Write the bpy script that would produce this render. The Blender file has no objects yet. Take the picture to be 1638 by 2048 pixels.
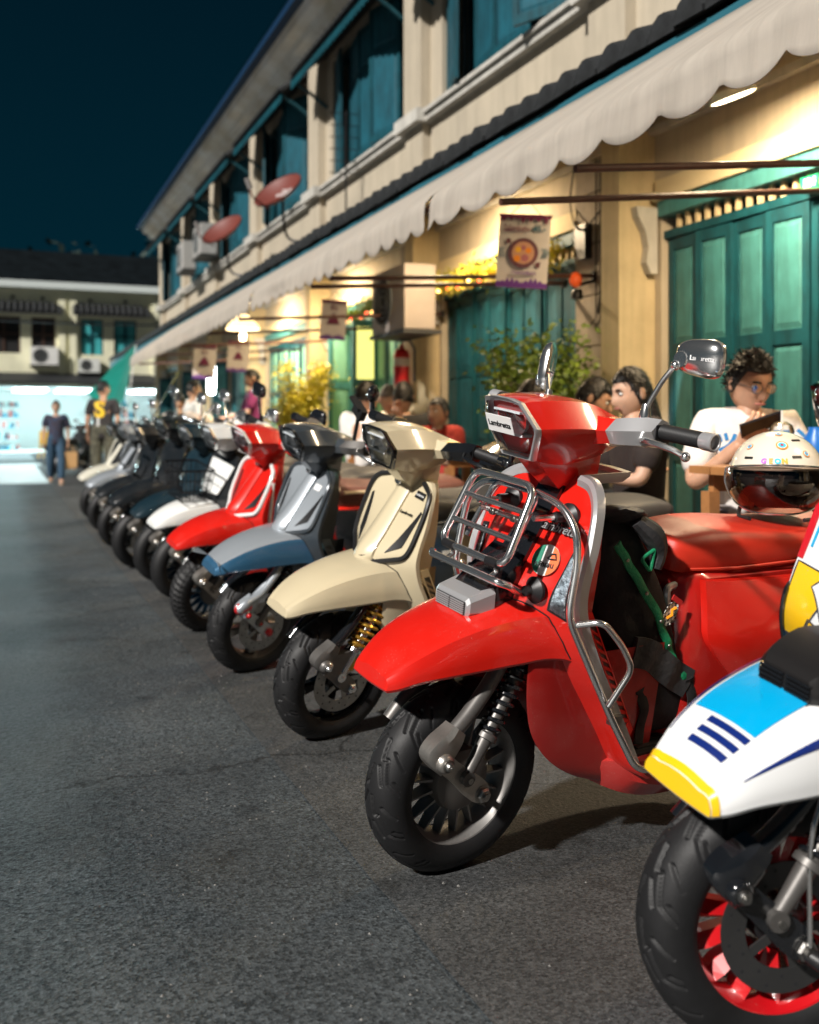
import bpy, bmesh, math, random
import numpy as np
from mathutils import Matrix, Vector
R = math.radians
rng = random.Random(7)
scene = bpy.context.scene
COL = scene.collection

# ---------------------------------------------------------------- camera
TH = math.atan(814 / 2000.0)
cam = bpy.data.objects.new('camera', bpy.data.cameras.new('camera'))
COL.objects.link(cam)
cam.location = (0, 0, 1.04)
cam.rotation_euler = (R(90), 0, -TH)
cam.data.sensor_width = 36
cam.data.lens = 2000 / 2048 * 36
cam.data.shift_y = -174 / 2048
cam.data.clip_start = 0.05
cam.data.clip_end = 500
cam.data.dof.use_dof = True
cam.data.dof.focus_distance = 2.35
cam.data.dof.aperture_fstop = 2.6
cam.data.dof.aperture_blades = 9
scene.camera = cam

# ---------------------------------------------------------------- sky, key light, exposure
world = bpy.data.worlds.new('World'); scene.world = world; world.use_nodes = True
wn = world.node_tree.nodes
_wl = world.node_tree.links.new
_tc = wn.new('ShaderNodeTexCoord'); _sx = wn.new('ShaderNodeSeparateXYZ'); _wr = wn.new('ShaderNodeValToRGB')
_wl(_tc.outputs['Generated'], _sx.inputs[0]); _wl(_sx.outputs['Z'], _wr.inputs['Fac'])
_wr.color_ramp.elements[0].position = 0.0; _wr.color_ramp.elements[0].color = (0.003, 0.070, 0.115, 1)
_wr.color_ramp.elements[1].position = 0.5; _wr.color_ramp.elements[1].color = (0.002, 0.024, 0.046, 1)
_wl(_wr.outputs['Color'], wn['Background'].inputs[0])
wn['Background'].inputs[1].default_value = 0.24
sun = bpy.data.objects.new('sun', bpy.data.lights.new('sun', 'SUN'))
COL.objects.link(sun)
sun.data.energy = 4.8
sun.data.angle = R(2.2)
sun.data.color = (1.0, 0.955, 0.90)
SUN_TRAVEL = Vector((0.80, 0.42, -0.66))
sun.rotation_euler = SUN_TRAVEL.to_track_quat('-Z', 'Y').to_euler()
vs = scene.view_settings
vs.view_transform = 'Standard'; vs.look = 'None'; vs.exposure = 0.32; vs.gamma = 1
vs.use_curve_mapping = False
scene.cycles.use_denoising = True
scene.cycles.max_bounces = 8
scene.cycles.sample_clamp_indirect = 25

# ---------------------------------------------------------------- materials
MATS = {}
def mat(name, col, rough=0.5, metal=0.0, coat=0.0, trans=0.0, emit=None, estr=0.0, var=0.0, vscale=8.0,
        bump=0.0, bscale=60.0, spec=0.5, dark=None, ior=1.45, sub=0.0):
    if name in MATS: return MATS[name]
    m = bpy.data.materials.new(name); m.use_nodes = True
    nt = m.node_tree; p = nt.nodes['Principled BSDF']
    p.inputs['Base Color'].default_value = (*col, 1)
    p.inputs['Roughness'].default_value = rough
    p.inputs['Metallic'].default_value = metal
    p.inputs['Coat Weight'].default_value = coat
    p.inputs['Coat Roughness'].default_value = 0.03
    p.inputs['Transmission Weight'].default_value = trans
    p.inputs['Specular IOR Level'].default_value = spec
    p.inputs['IOR'].default_value = ior
    if sub: p.inputs['Subsurface Weight'].default_value = sub; p.inputs['Subsurface Radius'].default_value = (.01, .004, .002)
    if emit:
        p.inputs['Emission Color'].default_value = (*emit, 1); p.inputs['Emission Strength'].default_value = estr
    if var or bump:
        tc = nt.nodes.new('ShaderNodeTexCoord')
    if var:
        n = nt.nodes.new('ShaderNodeTexNoise'); n.inputs['Scale'].default_value = vscale; n.inputs['Detail'].default_value = 6
        n.inputs['Roughness'].default_value = 0.65
        nt.links.new(tc.outputs['Object'], n.inputs['Vector'])
        r = nt.nodes.new('ShaderNodeValToRGB')
        r.color_ramp.elements[0].position = 0.32; r.color_ramp.elements[1].position = 0.68
        d = dark or tuple(c * (1 - var) for c in col)
        r.color_ramp.elements[0].color = (*d, 1)
        r.color_ramp.elements[1].color = (*[min(1, c * (1 + var * 0.35)) for c in col], 1)
        nt.links.new(n.outputs['Fac'], r.inputs['Fac']); nt.links.new(r.outputs['Color'], p.inputs['Base Color'])
        rr = nt.nodes.new('ShaderNodeMapRange'); rr.inputs['To Min'].default_value = min(1, rough * 1.25); rr.inputs['To Max'].default_value = rough * 0.85
        nt.links.new(n.outputs['Fac'], rr.inputs['Value']); nt.links.new(rr.outputs['Result'], p.inputs['Roughness'])
    if bump:
        n2 = nt.nodes.new('ShaderNodeTexNoise'); n2.inputs['Scale'].default_value = bscale; n2.inputs['Detail'].default_value = 5
        nt.links.new(tc.outputs['Object'], n2.inputs['Vector'])
        b = nt.nodes.new('ShaderNodeBump'); b.inputs['Strength'].default_value = bump; b.inputs['Distance'].default_value = 0.01
        nt.links.new(n2.outputs['Fac'], b.inputs['Height']); nt.links.new(b.outputs['Normal'], p.inputs['Normal'])
    MATS[name] = m
    return m

def paint(name, col, metal=0.0, rough=0.3, dust=0.02):
    """lacquered body paint with faint dust specks and orange-peel"""
    if name in MATS: return MATS[name]
    m = mat(name, col, rough=rough, metal=metal, coat=1.0)
    nt = m.node_tree; p = nt.nodes['Principled BSDF']
    tc = nt.nodes.new('ShaderNodeTexCoord')
    n = nt.nodes.new('ShaderNodeTexNoise'); n.inputs['Scale'].default_value = 260; n.inputs['Detail'].default_value = 2
    n1 = nt.nodes.new('ShaderNodeTexNoise'); n1.inputs['Scale'].default_value = 9; n1.inputs['Detail'].default_value = 4
    for q in (n, n1): nt.links.new(tc.outputs['Object'], q.inputs['Vector'])
    r = nt.nodes.new('ShaderNodeMapRange'); r.inputs['From Min'].default_value = 0.66; r.inputs['From Max'].default_value = 0.78
    r.inputs['To Max'].default_value = 0.55
    nt.links.new(n.outputs['Fac'], r.inputs['Value'])
    r2 = nt.nodes.new('ShaderNodeMapRange'); r2.inputs['From Min'].default_value = 0.45; r2.inputs['From Max'].default_value = 0.75
    nt.links.new(n1.outputs['Fac'], r2.inputs['Value'])
    mu = nt.nodes.new('ShaderNodeMath'); mu.operation = 'MULTIPLY'
    nt.links.new(r.outputs['Result'], mu.inputs[0]); nt.links.new(r2.outputs['Result'], mu.inputs[1])
    ad = nt.nodes.new('ShaderNodeMath'); ad.operation = 'MULTIPLY_ADD'; ad.inputs[1].default_value = dust; 
    nt.links.new(r2.outputs['Result'], ad.inputs[0]); nt.links.new(mu.outputs[0], ad.inputs[2])
    mx = nt.nodes.new('ShaderNodeMix'); mx.data_type = 'RGBA'
    mx.inputs['A'].default_value = (*col, 1); mx.inputs['B'].default_value = (0.55, 0.5, 0.44, 1)
    nt.links.new(ad.outputs[0], mx.inputs['Factor']); nt.links.new(mx.outputs['Result'], p.inputs['Base Color'])
    rr = nt.nodes.new('ShaderNodeMapRange'); rr.inputs['To Min'].default_value = 0.02; rr.inputs['To Max'].default_value = 0.12
    nt.links.new(n1.outputs['Fac'], rr.inputs['Value']); nt.links.new(rr.outputs['Result'], p.inputs['Coat Roughness'])
    return m

def thin_glass(name, tint=(0.95, 0.98, 1), rough=0.02, gloss=0.12):
    if name in MATS: return MATS[name]
    m = bpy.data.materials.new(name); m.use_nodes = True; nt = m.node_tree
    nt.nodes.remove(nt.nodes['Principled BSDF']); out = nt.nodes['Material Output']
    t = nt.nodes.new('ShaderNodeBsdfTransparent'); t.inputs[0].default_value = (*tint, 1)
    g = nt.nodes.new('ShaderNodeBsdfGlossy'); g.inputs['Roughness'].default_value = rough
    fr = nt.nodes.new('ShaderNodeFresnel'); fr.inputs['IOR'].default_value = 1.5
    ad = nt.nodes.new('ShaderNodeMath'); ad.inputs[1].default_value = gloss * 0.5
    nt.links.new(fr.outputs[0], ad.inputs[0])
    mx = nt.nodes.new('ShaderNodeMixShader')
    nt.links.new(ad.outputs[0], mx.inputs[0]); nt.links.new(t.outputs[0], mx.inputs[1]); nt.links.new(g.outputs[0], mx.inputs[2])
    nt.links.new(mx.outputs[0], out.inputs['Surface'])
    MATS[name] = m
    return m

def emis(name, col, s):
    return mat(name, col, emit=col, estr=s)

CHROME = mat('chrome', (0.86, 0.86, 0.85), 0.17, .96, var=0.06, vscale=30)
STEEL = mat('brushed_steel', (0.42, 0.41, 0.39), 0.32, 1.0, var=0.25, vscale=40, bump=0.05, bscale=200)
ALU = mat('cast_alloy', (0.50, 0.47, 0.43), 0.35, 0.9, var=0.2, vscale=25, bump=0.06, bscale=150)
GUN = mat('gunmetal', (0.15, 0.142, 0.135), 0.42, 0.6, var=0.2, vscale=25)
SILVER = mat('silver_paint', (0.50, 0.50, 0.51), 0.34, 0.55, coat=0.6, bump=0.02, bscale=400)
BLACK = mat('black_plastic', (0.012, 0.012, 0.013), 0.42, bump=0.03, bscale=300)
GLOSSBLK = mat('gloss_black', (0.008, 0.009, 0.011), 0.15, coat=1.0)
RUBBER = mat('tyre_rubber', (0.011, 0.011, 0.012), 0.55, var=0.5, vscale=14, bump=0.05, bscale=250)
GRIPRUB = mat('grip_rubber', (0.012, 0.012, 0.013), 0.5)
GLASS = thin_glass('clear_lens')
REFLECTOR = mat('reflector', (0.86, 0.87, 0.88), 0.3, 0.15, bump=0.5, bscale=60, var=.15, vscale=50)
WHITE = mat('white_print', (0.78, 0.78, 0.76), 0.45)
BLKPRINT = mat('black_print', (0.02, 0.02, 0.022), 0.5)

# ---------------------------------------------------------------- mesh helpers
def new_mesh(name, verts, faces, smooth=True, angle=35, mats=None, fmat=None, uv=None):
    me = bpy.data.meshes.new(name)
    me.from_pydata([tuple(map(float, v)) for v in verts], [], faces)
    me.update()
    bm = bmesh.new(); bm.from_mesh(me)
    bmesh.ops.recalc_face_normals(bm, faces=bm.faces[:]); bm.to_mesh(me); bm.free()
    if smooth:
        me.polygons.foreach_set('use_smooth', [True] * len(me.polygons))
        me.set_sharp_from_angle(angle=R(angle))
    if mats:
        for m in mats: me.materials.append(m)
    if fmat is not None:
        me.polygons.foreach_set('material_index', fmat)
    return me

def link(name, me, parent=None, mats=None, loc=None, rot=None, M=None):
    o = bpy.data.objects.new(name, me); COL.objects.link(o)
    if parent is not None: o.parent = parent
    if M is not None: o.matrix_basis = M
    if loc is not None: o.location = loc
    if rot is not None: o.rotation_euler = rot
    if mats:
        if not isinstance(mats, (list, tuple)): mats = [mats]
        while len(me.materials) < len(mats): me.materials.append(None)
        for i, m in enumerate(mats):
            o.material_slots[i].link = 'OBJECT'; o.material_slots[i].material = m
    return o

def tag(o, label=None, cat=None, group=None, kind=None):
    if label: o['label'] = label
    if cat: o['category'] = cat
    if group: o['group'] = group
    if kind: o['kind'] = kind
    return o

def empty(name, loc=(0, 0, 0), rot=(0, 0, 0), label=None, cat=None, group=None):
    o = bpy.data.objects.new(name, None); COL.objects.link(o)
    o.location = loc; o.rotation_euler = rot; o.empty_display_size = 0.1
    return tag(o, label, cat, group)

class G:
    """geometry collector"""
    def __init__(s): s.v = []; s.f = []; s.m = []
    def add(s, verts, faces, mi=0):
        b = len(s.v); s.v += [tuple(p) for p in verts]
        s.f += [[i + b for i in f] for f in faces]; s.m += [mi] * len(faces)
        return s
    def box(s, c, d, mi=0, M=None):
        x, y, z = (k / 2 for k in d)
        p = [(sx * x, sy * y, sz * z) for sx in (-1, 1) for sy in (-1, 1) for sz in (-1, 1)]
        if M is not None: p = [tuple(M @ Vector(q)) for q in p]
        p = [(q[0] + c[0], q[1] + c[1], q[2] + c[2]) for q in p]
        return s.add(p, [[0, 1, 3, 2], [4, 6, 7, 5], [0, 4, 5, 1], [2, 3, 7, 6], [0, 2, 6, 4], [1, 5, 7, 3]], mi)
    def bb(s, x0, x1, y0, y1, z0, z1, mi=0):
        return s.box(((x0 + x1) / 2, (y0 + y1) / 2, (z0 + z1) / 2), (x1 - x0, y1 - y0, z1 - z0), mi)
    def grid(s, P, closed_u=False, closed_v=False, mi=0):
        nu, nv = len(P), len(P[0]); f = []
        for i in range(nu if closed_u else nu - 1):
            for j in range(nv if closed_v else nv - 1):
                a, b = i, (i + 1) % nu; c, d = j, (j + 1) % nv
                f.append([a * nv + c, b * nv + c, b * nv + d, a * nv + d])
        return s.add([q for r in P for q in r], f, mi)
    def loft(s, secs, cap=True, mi=0):
        n = len(secs[0]); s.grid(secs, closed_v=True, mi=mi)
        if cap:
            b = len(s.v) - len(secs) * n
            s.f.append([b + i for i in range(n)][::-1]); s.m.append(mi)
            s.f.append([b + (len(secs) - 1) * n + i for i in range(n)]); s.m.append(mi)
        return s
    def tube(s, path, r, n=10, mi=0, caps=True, closed=False):
        path = [Vector(p) for p in path]; secs = []
        rs = r if isinstance(r, (list, tuple)) else [r] * len(path)
        up = None; L = len(path)
        for i, p in enumerate(path):
            a = path[(i - 1) % L] if (closed or i > 0) else p
            b = path[(i + 1) % L] if (closed or i < L - 1) else p
            t = (b - a).normalized()
            if up is None:
                up = Vector((0, 0, 1)) if abs(t.z) < 0.9 else Vector((1, 0, 0))
            u = (up - t * up.dot(t)).normalized(); w = t.cross(u); up = u
            secs.append([tuple(p + (u * math.cos(k * 2 * math.pi / n) + w * math.sin(k * 2 * math.pi / n)) * rs[i]) for k in range(n)])
        if closed: return s.grid(secs, closed_u=True, closed_v=True, mi=mi)
        return s.loft(secs, cap=caps, mi=mi)
    def cyl(s, a, b, r, n=16, mi=0, r2=None):
        return s.tube([a, b], [r, r if r2 is None else r2], n, mi)
    def lathe(s, prof, n=32, axis='y', c=(0, 0, 0), mi=0, closed=False):
        P = []
        for k in range(n):
            a = 2 * math.pi * k / n; ca, sa = math.cos(a), math.sin(a); row = []
            for (r, h) in prof:
                if axis == 'y': q = (r * ca, h, r * sa)
                elif axis == 'z': q = (r * ca, r * sa, h)
                else: q = (h, r * ca, r * sa)
                row.append((q[0] + c[0], q[1] + c[1], q[2] + c[2]))
            P.append(row)
        return s.grid(P, closed_u=True, closed_v=closed, mi=mi)
    def ball(s, c, r, nu=14, nv=8, mi=0, M=None):
        r = r if isinstance(r, (list, tuple)) else (r, r, r); P = []
        for i in range(nv + 1):
            t = math.pi * i / nv
            row = []
            for k in range(nu):
                a = 2 * math.pi * k / nu
                q = Vector((r[0] * math.sin(t) * math.cos(a), r[1] * math.sin(t) * math.sin(a), r[2] * math.cos(t)))
                if M is not None: q = M @ q
                row.append((q.x + c[0], q.y + c[1], q.z + c[2]))
            P.append(row)
        return s.grid(P, closed_v=True, mi=mi)
    def xf(s, M):
        s.v = [tuple(M @ Vector(p)) for p in s.v]; return s
    def mesh(s, name, mats=None, smooth=True, angle=35):
        return new_mesh(name, s.v, s.f, smooth, angle, mats, s.m if (mats and len(mats) > 1) or max(s.m or [0]) > 0 else None)
    def obj(s, name, m, parent=None, smooth=True, angle=35, M=None, loc=None, rot=None):
        ms = m if isinstance(m, (list, tuple)) else [m]
        return link(name, s.mesh(name, ms, smooth, angle), parent, None, loc, rot, M)

def cr(pts, n=6, closed=False):
    """Catmull-Rom through points (any dimension), n segments per span"""
    P = [np.array(p, float) for p in pts]; L = len(P); out = []
    for i in range(L if closed else L - 1):
        p1, p2 = P[i], P[(i + 1) % L]
        p0 = P[(i - 1) % L] if (closed or i > 0) else 2 * p1 - p2
        p3 = P[(i + 2) % L] if (closed or i < L - 2) else 2 * p2 - p1
        for k in range(n):
            t = k / n
            out.append(0.5 * (2 * p1 + (p2 - p0) * t + (2 * p0 - 5 * p1 + 4 * p2 - p3) * t * t + (3 * p1 - p0 - 3 * p2 + p3) * t ** 3))
    if not closed: out.append(P[-1])
    return [tuple(map(float, q)) for q in out]

def fillet(pts, r, n=5):
    """polyline with rounded corners"""
    P = [Vector(p) for p in pts]; out = [P[0]]
    for i in range(1, len(P) - 1):
        a = (P[i - 1] - P[i]); b = (P[i + 1] - P[i])
        k = min(r, a.length * 0.49, b.length * 0.49)
        A = P[i] + a.normalized() * k; B = P[i] + b.normalized() * k
        for j in range(n + 1):
            t = j / n; out.append(A * (1 - t) ** 2 + P[i] * 2 * t * (1 - t) + B * t * t)
    out.append(P[-1])
    return [tuple(q) for q in out]

def smooth_loft(secs, n=4):
    """interpolate between sections along the loft"""
    cols = [cr([s[j] for s in secs], n) for j in range(len(secs[0]))]
    return [[cols[j][i] for j in range(len(cols))] for i in range(len(cols[0]))]

_fonts = {}
def text_mesh(txt, size, extrude=0.0006, bold=0.0, shear=0.0):
    cu = bpy.data.curves.new('lettering', 'FONT'); cu.body = txt; cu.size = size
    cu.align_x = 'CENTER'; cu.align_y = 'CENTER'; cu.extrude = extrude; cu.offset = bold; cu.shear = shear
    cu.resolution_u = 3
    o = bpy.data.objects.new('lettering', cu); COL.objects.link(o)
    dg = bpy.context.evaluated_depsgraph_get()
    me = bpy.data.meshes.new_from_object(o.evaluated_get(dg))
    bpy.data.objects.remove(o); bpy.data.curves.remove(cu)
    return me
def basis(origin, xdir, ydir):
    x = Vector(xdir).normalized(); y = Vector(ydir); z = x.cross(y).normalized(); y = z.cross(x)
    M = Matrix((x, y, z)).transposed().to_4x4(); M.translation = Vector(origin); return M
def text(txt, size, m, origin, xdir, ydir, parent=None, name='lettering', **k):
    me = text_mesh(txt, size, **k); me.materials.clear(); me.materials.append(m)
    return link(name, me, parent, M=basis(origin, xdir, ydir))
def quad(name, m, origin, xdir, ydir, w, h, parent=None, t=0.0):
    g = G().box((0, 0, 0), (w, h, max(t, 0.0008)))
    return g.obj(name, m, parent, smooth=False, M=basis(origin, xdir, ydir))

def hnoise(x, y=0.0, z=0.0):
    from mathutils import noise
    return noise.noise(Vector((x, y, z)))
# ================================================================ scooter
MESH = {}
def cached(key, fn):
    if key not in MESH: MESH[key] = fn()
    return MESH[key]

def tyre_mesh(nth, nph, tread, knob=False):
    R0, rb, W = 0.180, 0.050, 0.058
    ph = np.linspace(-2.2, 2.2, nph); th = np.linspace(0, 2 * np.pi, nth, endpoint=False)
    TH_, PH = np.meshgrid(th, ph, indexing='ij')
    y = W * np.sign(np.sin(PH)) * np.abs(np.sin(PH)) ** 0.9
    r = R0 + rb * np.cos(PH)
    if tread:
        N = 11; pitch = 2 * np.pi * 0.23 / N
        lines = [[(0.0, .10), (.045, .22), (.040, .42), (.092, .72), (.115, 1.30)], [(.062, .16), (.100, .46)], [(.020, .60), (.050, 1.22)], [(.085, .98), (.1, 1.35)]]
        for sgn in (1, -1):
            arc = (TH_ * 0.23 + (0 if sgn > 0 else pitch / 2)) % pitch
            s = PH * sgn
            d = np.full(arc.shape, 9.0)
            for off in (-pitch, 0, pitch):
                for L in lines:
                    for (a0, s0), (a1, s1) in zip(L[:-1], L[1:]):
                        px, py = arc - (a0 + off), (s - s0) * .05
                        vx, vy = a1 - a0, (s1 - s0) * .05
                        t = np.clip((px * vx + py * vy) / (vx * vx + vy * vy), 0, 1)
                        d = np.minimum(d, np.hypot(px - t * vx, py - t * vy))
            g = np.clip((0.0042 - d) / 0.0022, 0, 1) * (s > 0) * (s < 1.34)
            r = r - g * 0.0075
    if knob:
        k = (np.sin(TH_ * 46 + np.round(PH * 2.2) * 1.6) > -0.2) & (np.abs(np.sin(PH * 6.6)) > .3) & (np.abs(PH) < 1.4)
        r = r + k * 0.007 - 0.004
    V = np.stack([r * np.cos(TH_), y, r * np.sin(TH_)], -1).reshape(-1, 3)
    idx = np.arange(nth * nph).reshape(nth, nph); nx = np.roll(idx, -1, 0)
    F = np.stack([idx[:, :-1], nx[:, :-1], nx[:, 1:], idx[:, 1:]], -1).reshape(-1, 4)
    return new_mesh('tyre', V.tolist(), F.tolist(), True, 75 if tread else 80)

def rim_mesh():
    g = G()
    g.lathe([(.163, -.046), (.156, -.047), (.150, -.044), (.143, -.030), (.139, -.012), (.139, .012), (.143, .030), (.150, .044), (.156, .047), (.163, .046), (.158, .040), (.150, .02), (.150, -.02), (.158, -.040)], 72, closed=True)
    return g.mesh('rim', angle=30)
def fin_mesh():   # radial blade
    g = G(); secs = []
    for r, w, t in ((.070, .020, .0035), (.11, .016, .0022), (.142, .012, .002)):
        secs.append([(r, -w - .004, -t), (r, w - .004, -t), (r, w - .004, t), (r, -w - .004, t)])
    return g.loft(secs).mesh('spoke', smooth=False)
def facet_mesh():  # faceted fat spoke
    g = G(); secs = []
    for r, w, d in ((.055, .010, .012), (.09, .013, .016), (.125, .016, .020), (.143, .014, .016)):
        secs.append([(r, -.014 - d, 0), (r, -.012, -w), (r, .01, -w), (r, .01, w), (r, -.012, w)])
    return g.loft(secs).mesh('spoke', smooth=False)
def fat_mesh():
    g = G(); secs = []
    for r, w, d in ((.045, .016, .02), (.09, .017, .016), (.143, .024, .014)):
        secs.append([(r, -d, -w * .7), (r, -d * .3, -w), (r, d, -w), (r, d, w), (r, -d * .3, w), (r, -d, w * .7)])
    return g.loft(secs).mesh('spoke', smooth=False)
def hub_mesh():
    g = G().lathe([(0.001, -.042), (.05, -.041), (.072, -.036), (.077, -.026), (.077, .03), (.05, .04), (.001, .04)], 40)
    return g.mesh('hub')
def hubsmall_mesh():
    g = G().lathe([(0.001, -.05), (.018, -.05), (.022, -.044), (.045, -.034), (.05, .03), (.001, .035)], 32)
    return g.mesh('hub')
def disc_mesh():
    g = G(); n = 48
    for y0, y1, r0, r1 in ((-.0515, -.0485, .070, .112),):
        g.lathe([(r0, y0), (r1, y0), (r1, y1), (r0, y1)], n, closed=True)
    for k in range(24):
        a = 2 * math.pi * k / 24
        g.cyl(((.082 + .018 * (k % 2)) * math.cos(a), -.0520, (.082 + .018 * (k % 2)) * math.sin(a)), ((.082 + .018 * (k % 2)) * math.cos(a), -.0518, (.082 + .018 * (k % 2)) * math.sin(a)), .0035, 6, 1)
    for k in range(5):
        a = 2 * math.pi * k / 5
        g.box((.055 * math.cos(a), -.048, .055 * math.sin(a)), (.045, .004, .016), 0, Matrix.Rotation(-a, 4, 'Y'))
    return g.mesh('brake_disc', angle=30, mats=[None, None])

def wheel(name, parent, C, x=0.0, S=None, full=True, level=2, style='fin', disc=False, tyre='tread'):
    M = Matrix.Translation((x, 0, 0.23))
    if S is not None: M = S @ M
    w = link(name, cached('rim', rim_mesh), parent, C['rim'], M=M)
    tk = 'tyre_' + tyre
    tm = {'tread': lambda: tyre_mesh(760, 112, True), 'plain': lambda: tyre_mesh(64, 15, False), 'knob': lambda: tyre_mesh(280, 40, False, True)}[tyre]
    link('tyre', cached(tk, tm), w, RUBBER)
    if full:
        if style == 'fin':
            link('hub', cached('hub', hub_mesh), w, C.get('hub', GUN)); n, sm, fk = 18, fin_mesh, 'fin'
        elif style == 'facet':
            link('hub', cached('hubs', hubsmall_mesh), w, C.get('hub', GUN)); n, sm, fk = 14, facet_mesh, 'facet'
        else:
            link('hub', cached('hubs', hubsmall_mesh), w, C.get('hub', GUN)); n, sm, fk = 5, fat_mesh, 'fat'
        sp = cached(fk, sm)
        for k in range(n):
            link('spoke', sp, w, C.get('spoke', C['rim']), M=Matrix.Rotation(2 * math.pi * (k + .3) / n, 4, 'Y'))
        if disc: link('brake_disc', cached('disc', disc_mesh), w, [C.get('disc', STEEL), BLKPRINT])
    return w

# ---- leg shield surface: x as a function of (|y|, z)
SH = [(.935, .120, (.245, .245, .243, .240)), (.915, .160, (.232, .232, .228, .220)), (.87, .190, (.203, .204, .203, .196)), (.80, .202, (.160, .163, .170, .177)),
      (.74, .204, (.120, .128, .146, .160)), (.68, .204, (.074, .092, .126, .152)), (.62, .204, (.058, .086, .135, .168)), (.55, .205, (.085, .11, .16, .205)),
      (.48, .206, (.165, .17, .205, .248)), (.42, .207, (.22, .222, .25, .290)), (.33, .208, (.30, .30, .315, .342)), (.25, .208, (.36, .36, .37, .388)), (.225, .205, (.40, .40, .41, .42))]
_shf = None
def sh_rows(n=5):
    global _shf
    if _shf is None:
        flat = [(z, w, *xs) for z, w, xs in SH]
        _shf = cr(flat, n)
    return _shf
def sh_x(y, z):
    rows = sh_rows(); y = abs(y)
    for a, b in zip(rows[:-1], rows[1:]):
        if a[0] >= z >= b[0]: break
    t = 0 if a[0] == b[0] else (a[0] - z) / (a[0] - b[0]); t = min(max(t, 0), 1)
    q = [a[i] * (1 - t) + b[i] * t for i in range(6)]
    u = min(y / q[1], 1.0) * 3; i = min(int(u), 2); f = u - i
    p = [q[3], *q[2:6], q[5] + (q[5] - q[4])]      # mirrored neighbour in front
    p0, p1, p2, p3 = p[i], p[i + 1], p[i + 2], p[i + 3] if i < 2 else p[5]
    return 0.5 * (2 * p1 + (p2 - p0) * f + (2 * p0 - 5 * p1 + 4 * p2 - p3) * f * f + (3 * p1 - p0 - 3 * p2 + p3) * f ** 3)
def sh_w(z):
    rows = sh_rows()
    for a, b in zip(rows[:-1], rows[1:]):
        if a[0] >= z >= b[0]: break
    t = 0 if a[0] == b[0] else (a[0] - z) / (a[0] - b[0]); return a[1] + (b[1] - a[1]) * min(max(t, 0), 1)
def thick(P, off):
    """sheet of points P with a back side shifted by vector off, closed at its rim"""
    nu, nv = len(P), len(P[0]); g = G()
    B = [[(q[0] + off[0], q[1] + off[1], q[2] + off[2]) for q in r] for r in P]
    g.grid(P); g.grid(B)
    ring = [(0, j) for j in range(nv)] + [(i, nv - 1) for i in range(1, nu)] + [(nu - 1, j) for j in range(nv - 2, -1, -1)] + [(i, 0) for i in range(nu - 2, 0, -1)]
    n = nu * nv; L = len(ring)
    for k in range(L):
        a = ring[k]; b = ring[(k + 1) % L]
        ia, ib = a[0] * nv + a[1], b[0] * nv + b[1]
        g.f.append([ia, ib, ib + n, ia + n]); g.m.append(0)
    return g
def shield_mesh():
    P = []
    for r in sh_rows():
        P.append([(sh_x(abs(k) / 10 * r[1], r[0]), k / 10 * r[1], r[0]) for k in range(-10, 11)])
    return thick(P, (.014, 0, 0)).mesh('leg_shield', angle=40)
def on_shield(y, z, d=-.004): return (sh_x(y, z) + d, y, z)
def patch_shield(corners, d=-.003, th=.004, n=6):
    """quad patch in (y,z) lying on the shield: corners a b c d (rows a->b, d->c)"""
    a, b, c, e = [np.array(k, float) for k in corners]; P = []
    for i in range(n + 1):
        row = []
        for j in range(n + 1):
            s, t = i / n, j / n
            q = (a * (1 - t) + b * t) * (1 - s) + (e * (1 - t) + c * t) * s
            row.append(on_shield(q[0], q[1], d))
        P.append(row)
    return thick(P, (th, 0, 0))

# ---- fender
FE = [(-.243, .522, .046, .515, .064, .492, .072), (-.218, .545, .056, .534, .076, .499, .086), (-.178, .573, .064, .560, .090, .512, .100), (-.115, .608, .071, .590, .103, .522, .116), (-.03, .638, .077, .616, .114, .530, .129),
      (.06, .658, .081, .632, .124, .538, .141), (.13, .664, .085, .634, .134, .543, .151), (.19, .655, .09, .618, .145, .530, .162), (.24, .62, .1, .575, .154, .475, .170), (.30, .55, .11, .50, .163, .395, .178)]
def fe_sec(x):
    rows = cached('fe_rows', lambda: cr(FE, 6))
    for a, b in zip(rows[:-1], rows[1:]):
        if a[0] <= x <= b[0]: break
    t = min(max((x - a[0]) / (b[0] - a[0]), 0), 1)
    _, zt, A, zs, B, zb, Cc = [a[i] * (1 - t) + b[i] * t for i in range(7)]
    h = [(0, zt), (A * .5, zt - .0015), (A, zt - .006), ((A + B) / 2, (zt + zs) / 2 - .001), (B, zs), (B + (Cc - B) * .45, zs - (zs - zb) * .22), (Cc, zs - (zs - zb) * .6), (Cc + .001, zb)]
    return h
def fe_pt(x, s, lift=0.0):
    """point on fender: s in [-1,1] runs across"""
    h = fe_sec(x); u = min(abs(s), .9999) * (len(h) - 1); i = int(u); f = u - i
    y = h[i][0] * (1 - f) + h[i + 1][0] * f; z = h[i][1] * (1 - f) + h[i + 1][1] * f
    ny, nz = h[i + 1][1] - h[i][1], -(h[i + 1][0] - h[i][0]); L = math.hypot(ny, nz) or 1
    y -= ny / L * lift * 1.0; z -= nz / L * lift
    return (x - lift * .35, math.copysign(y, s) if s else 0, z)
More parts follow.
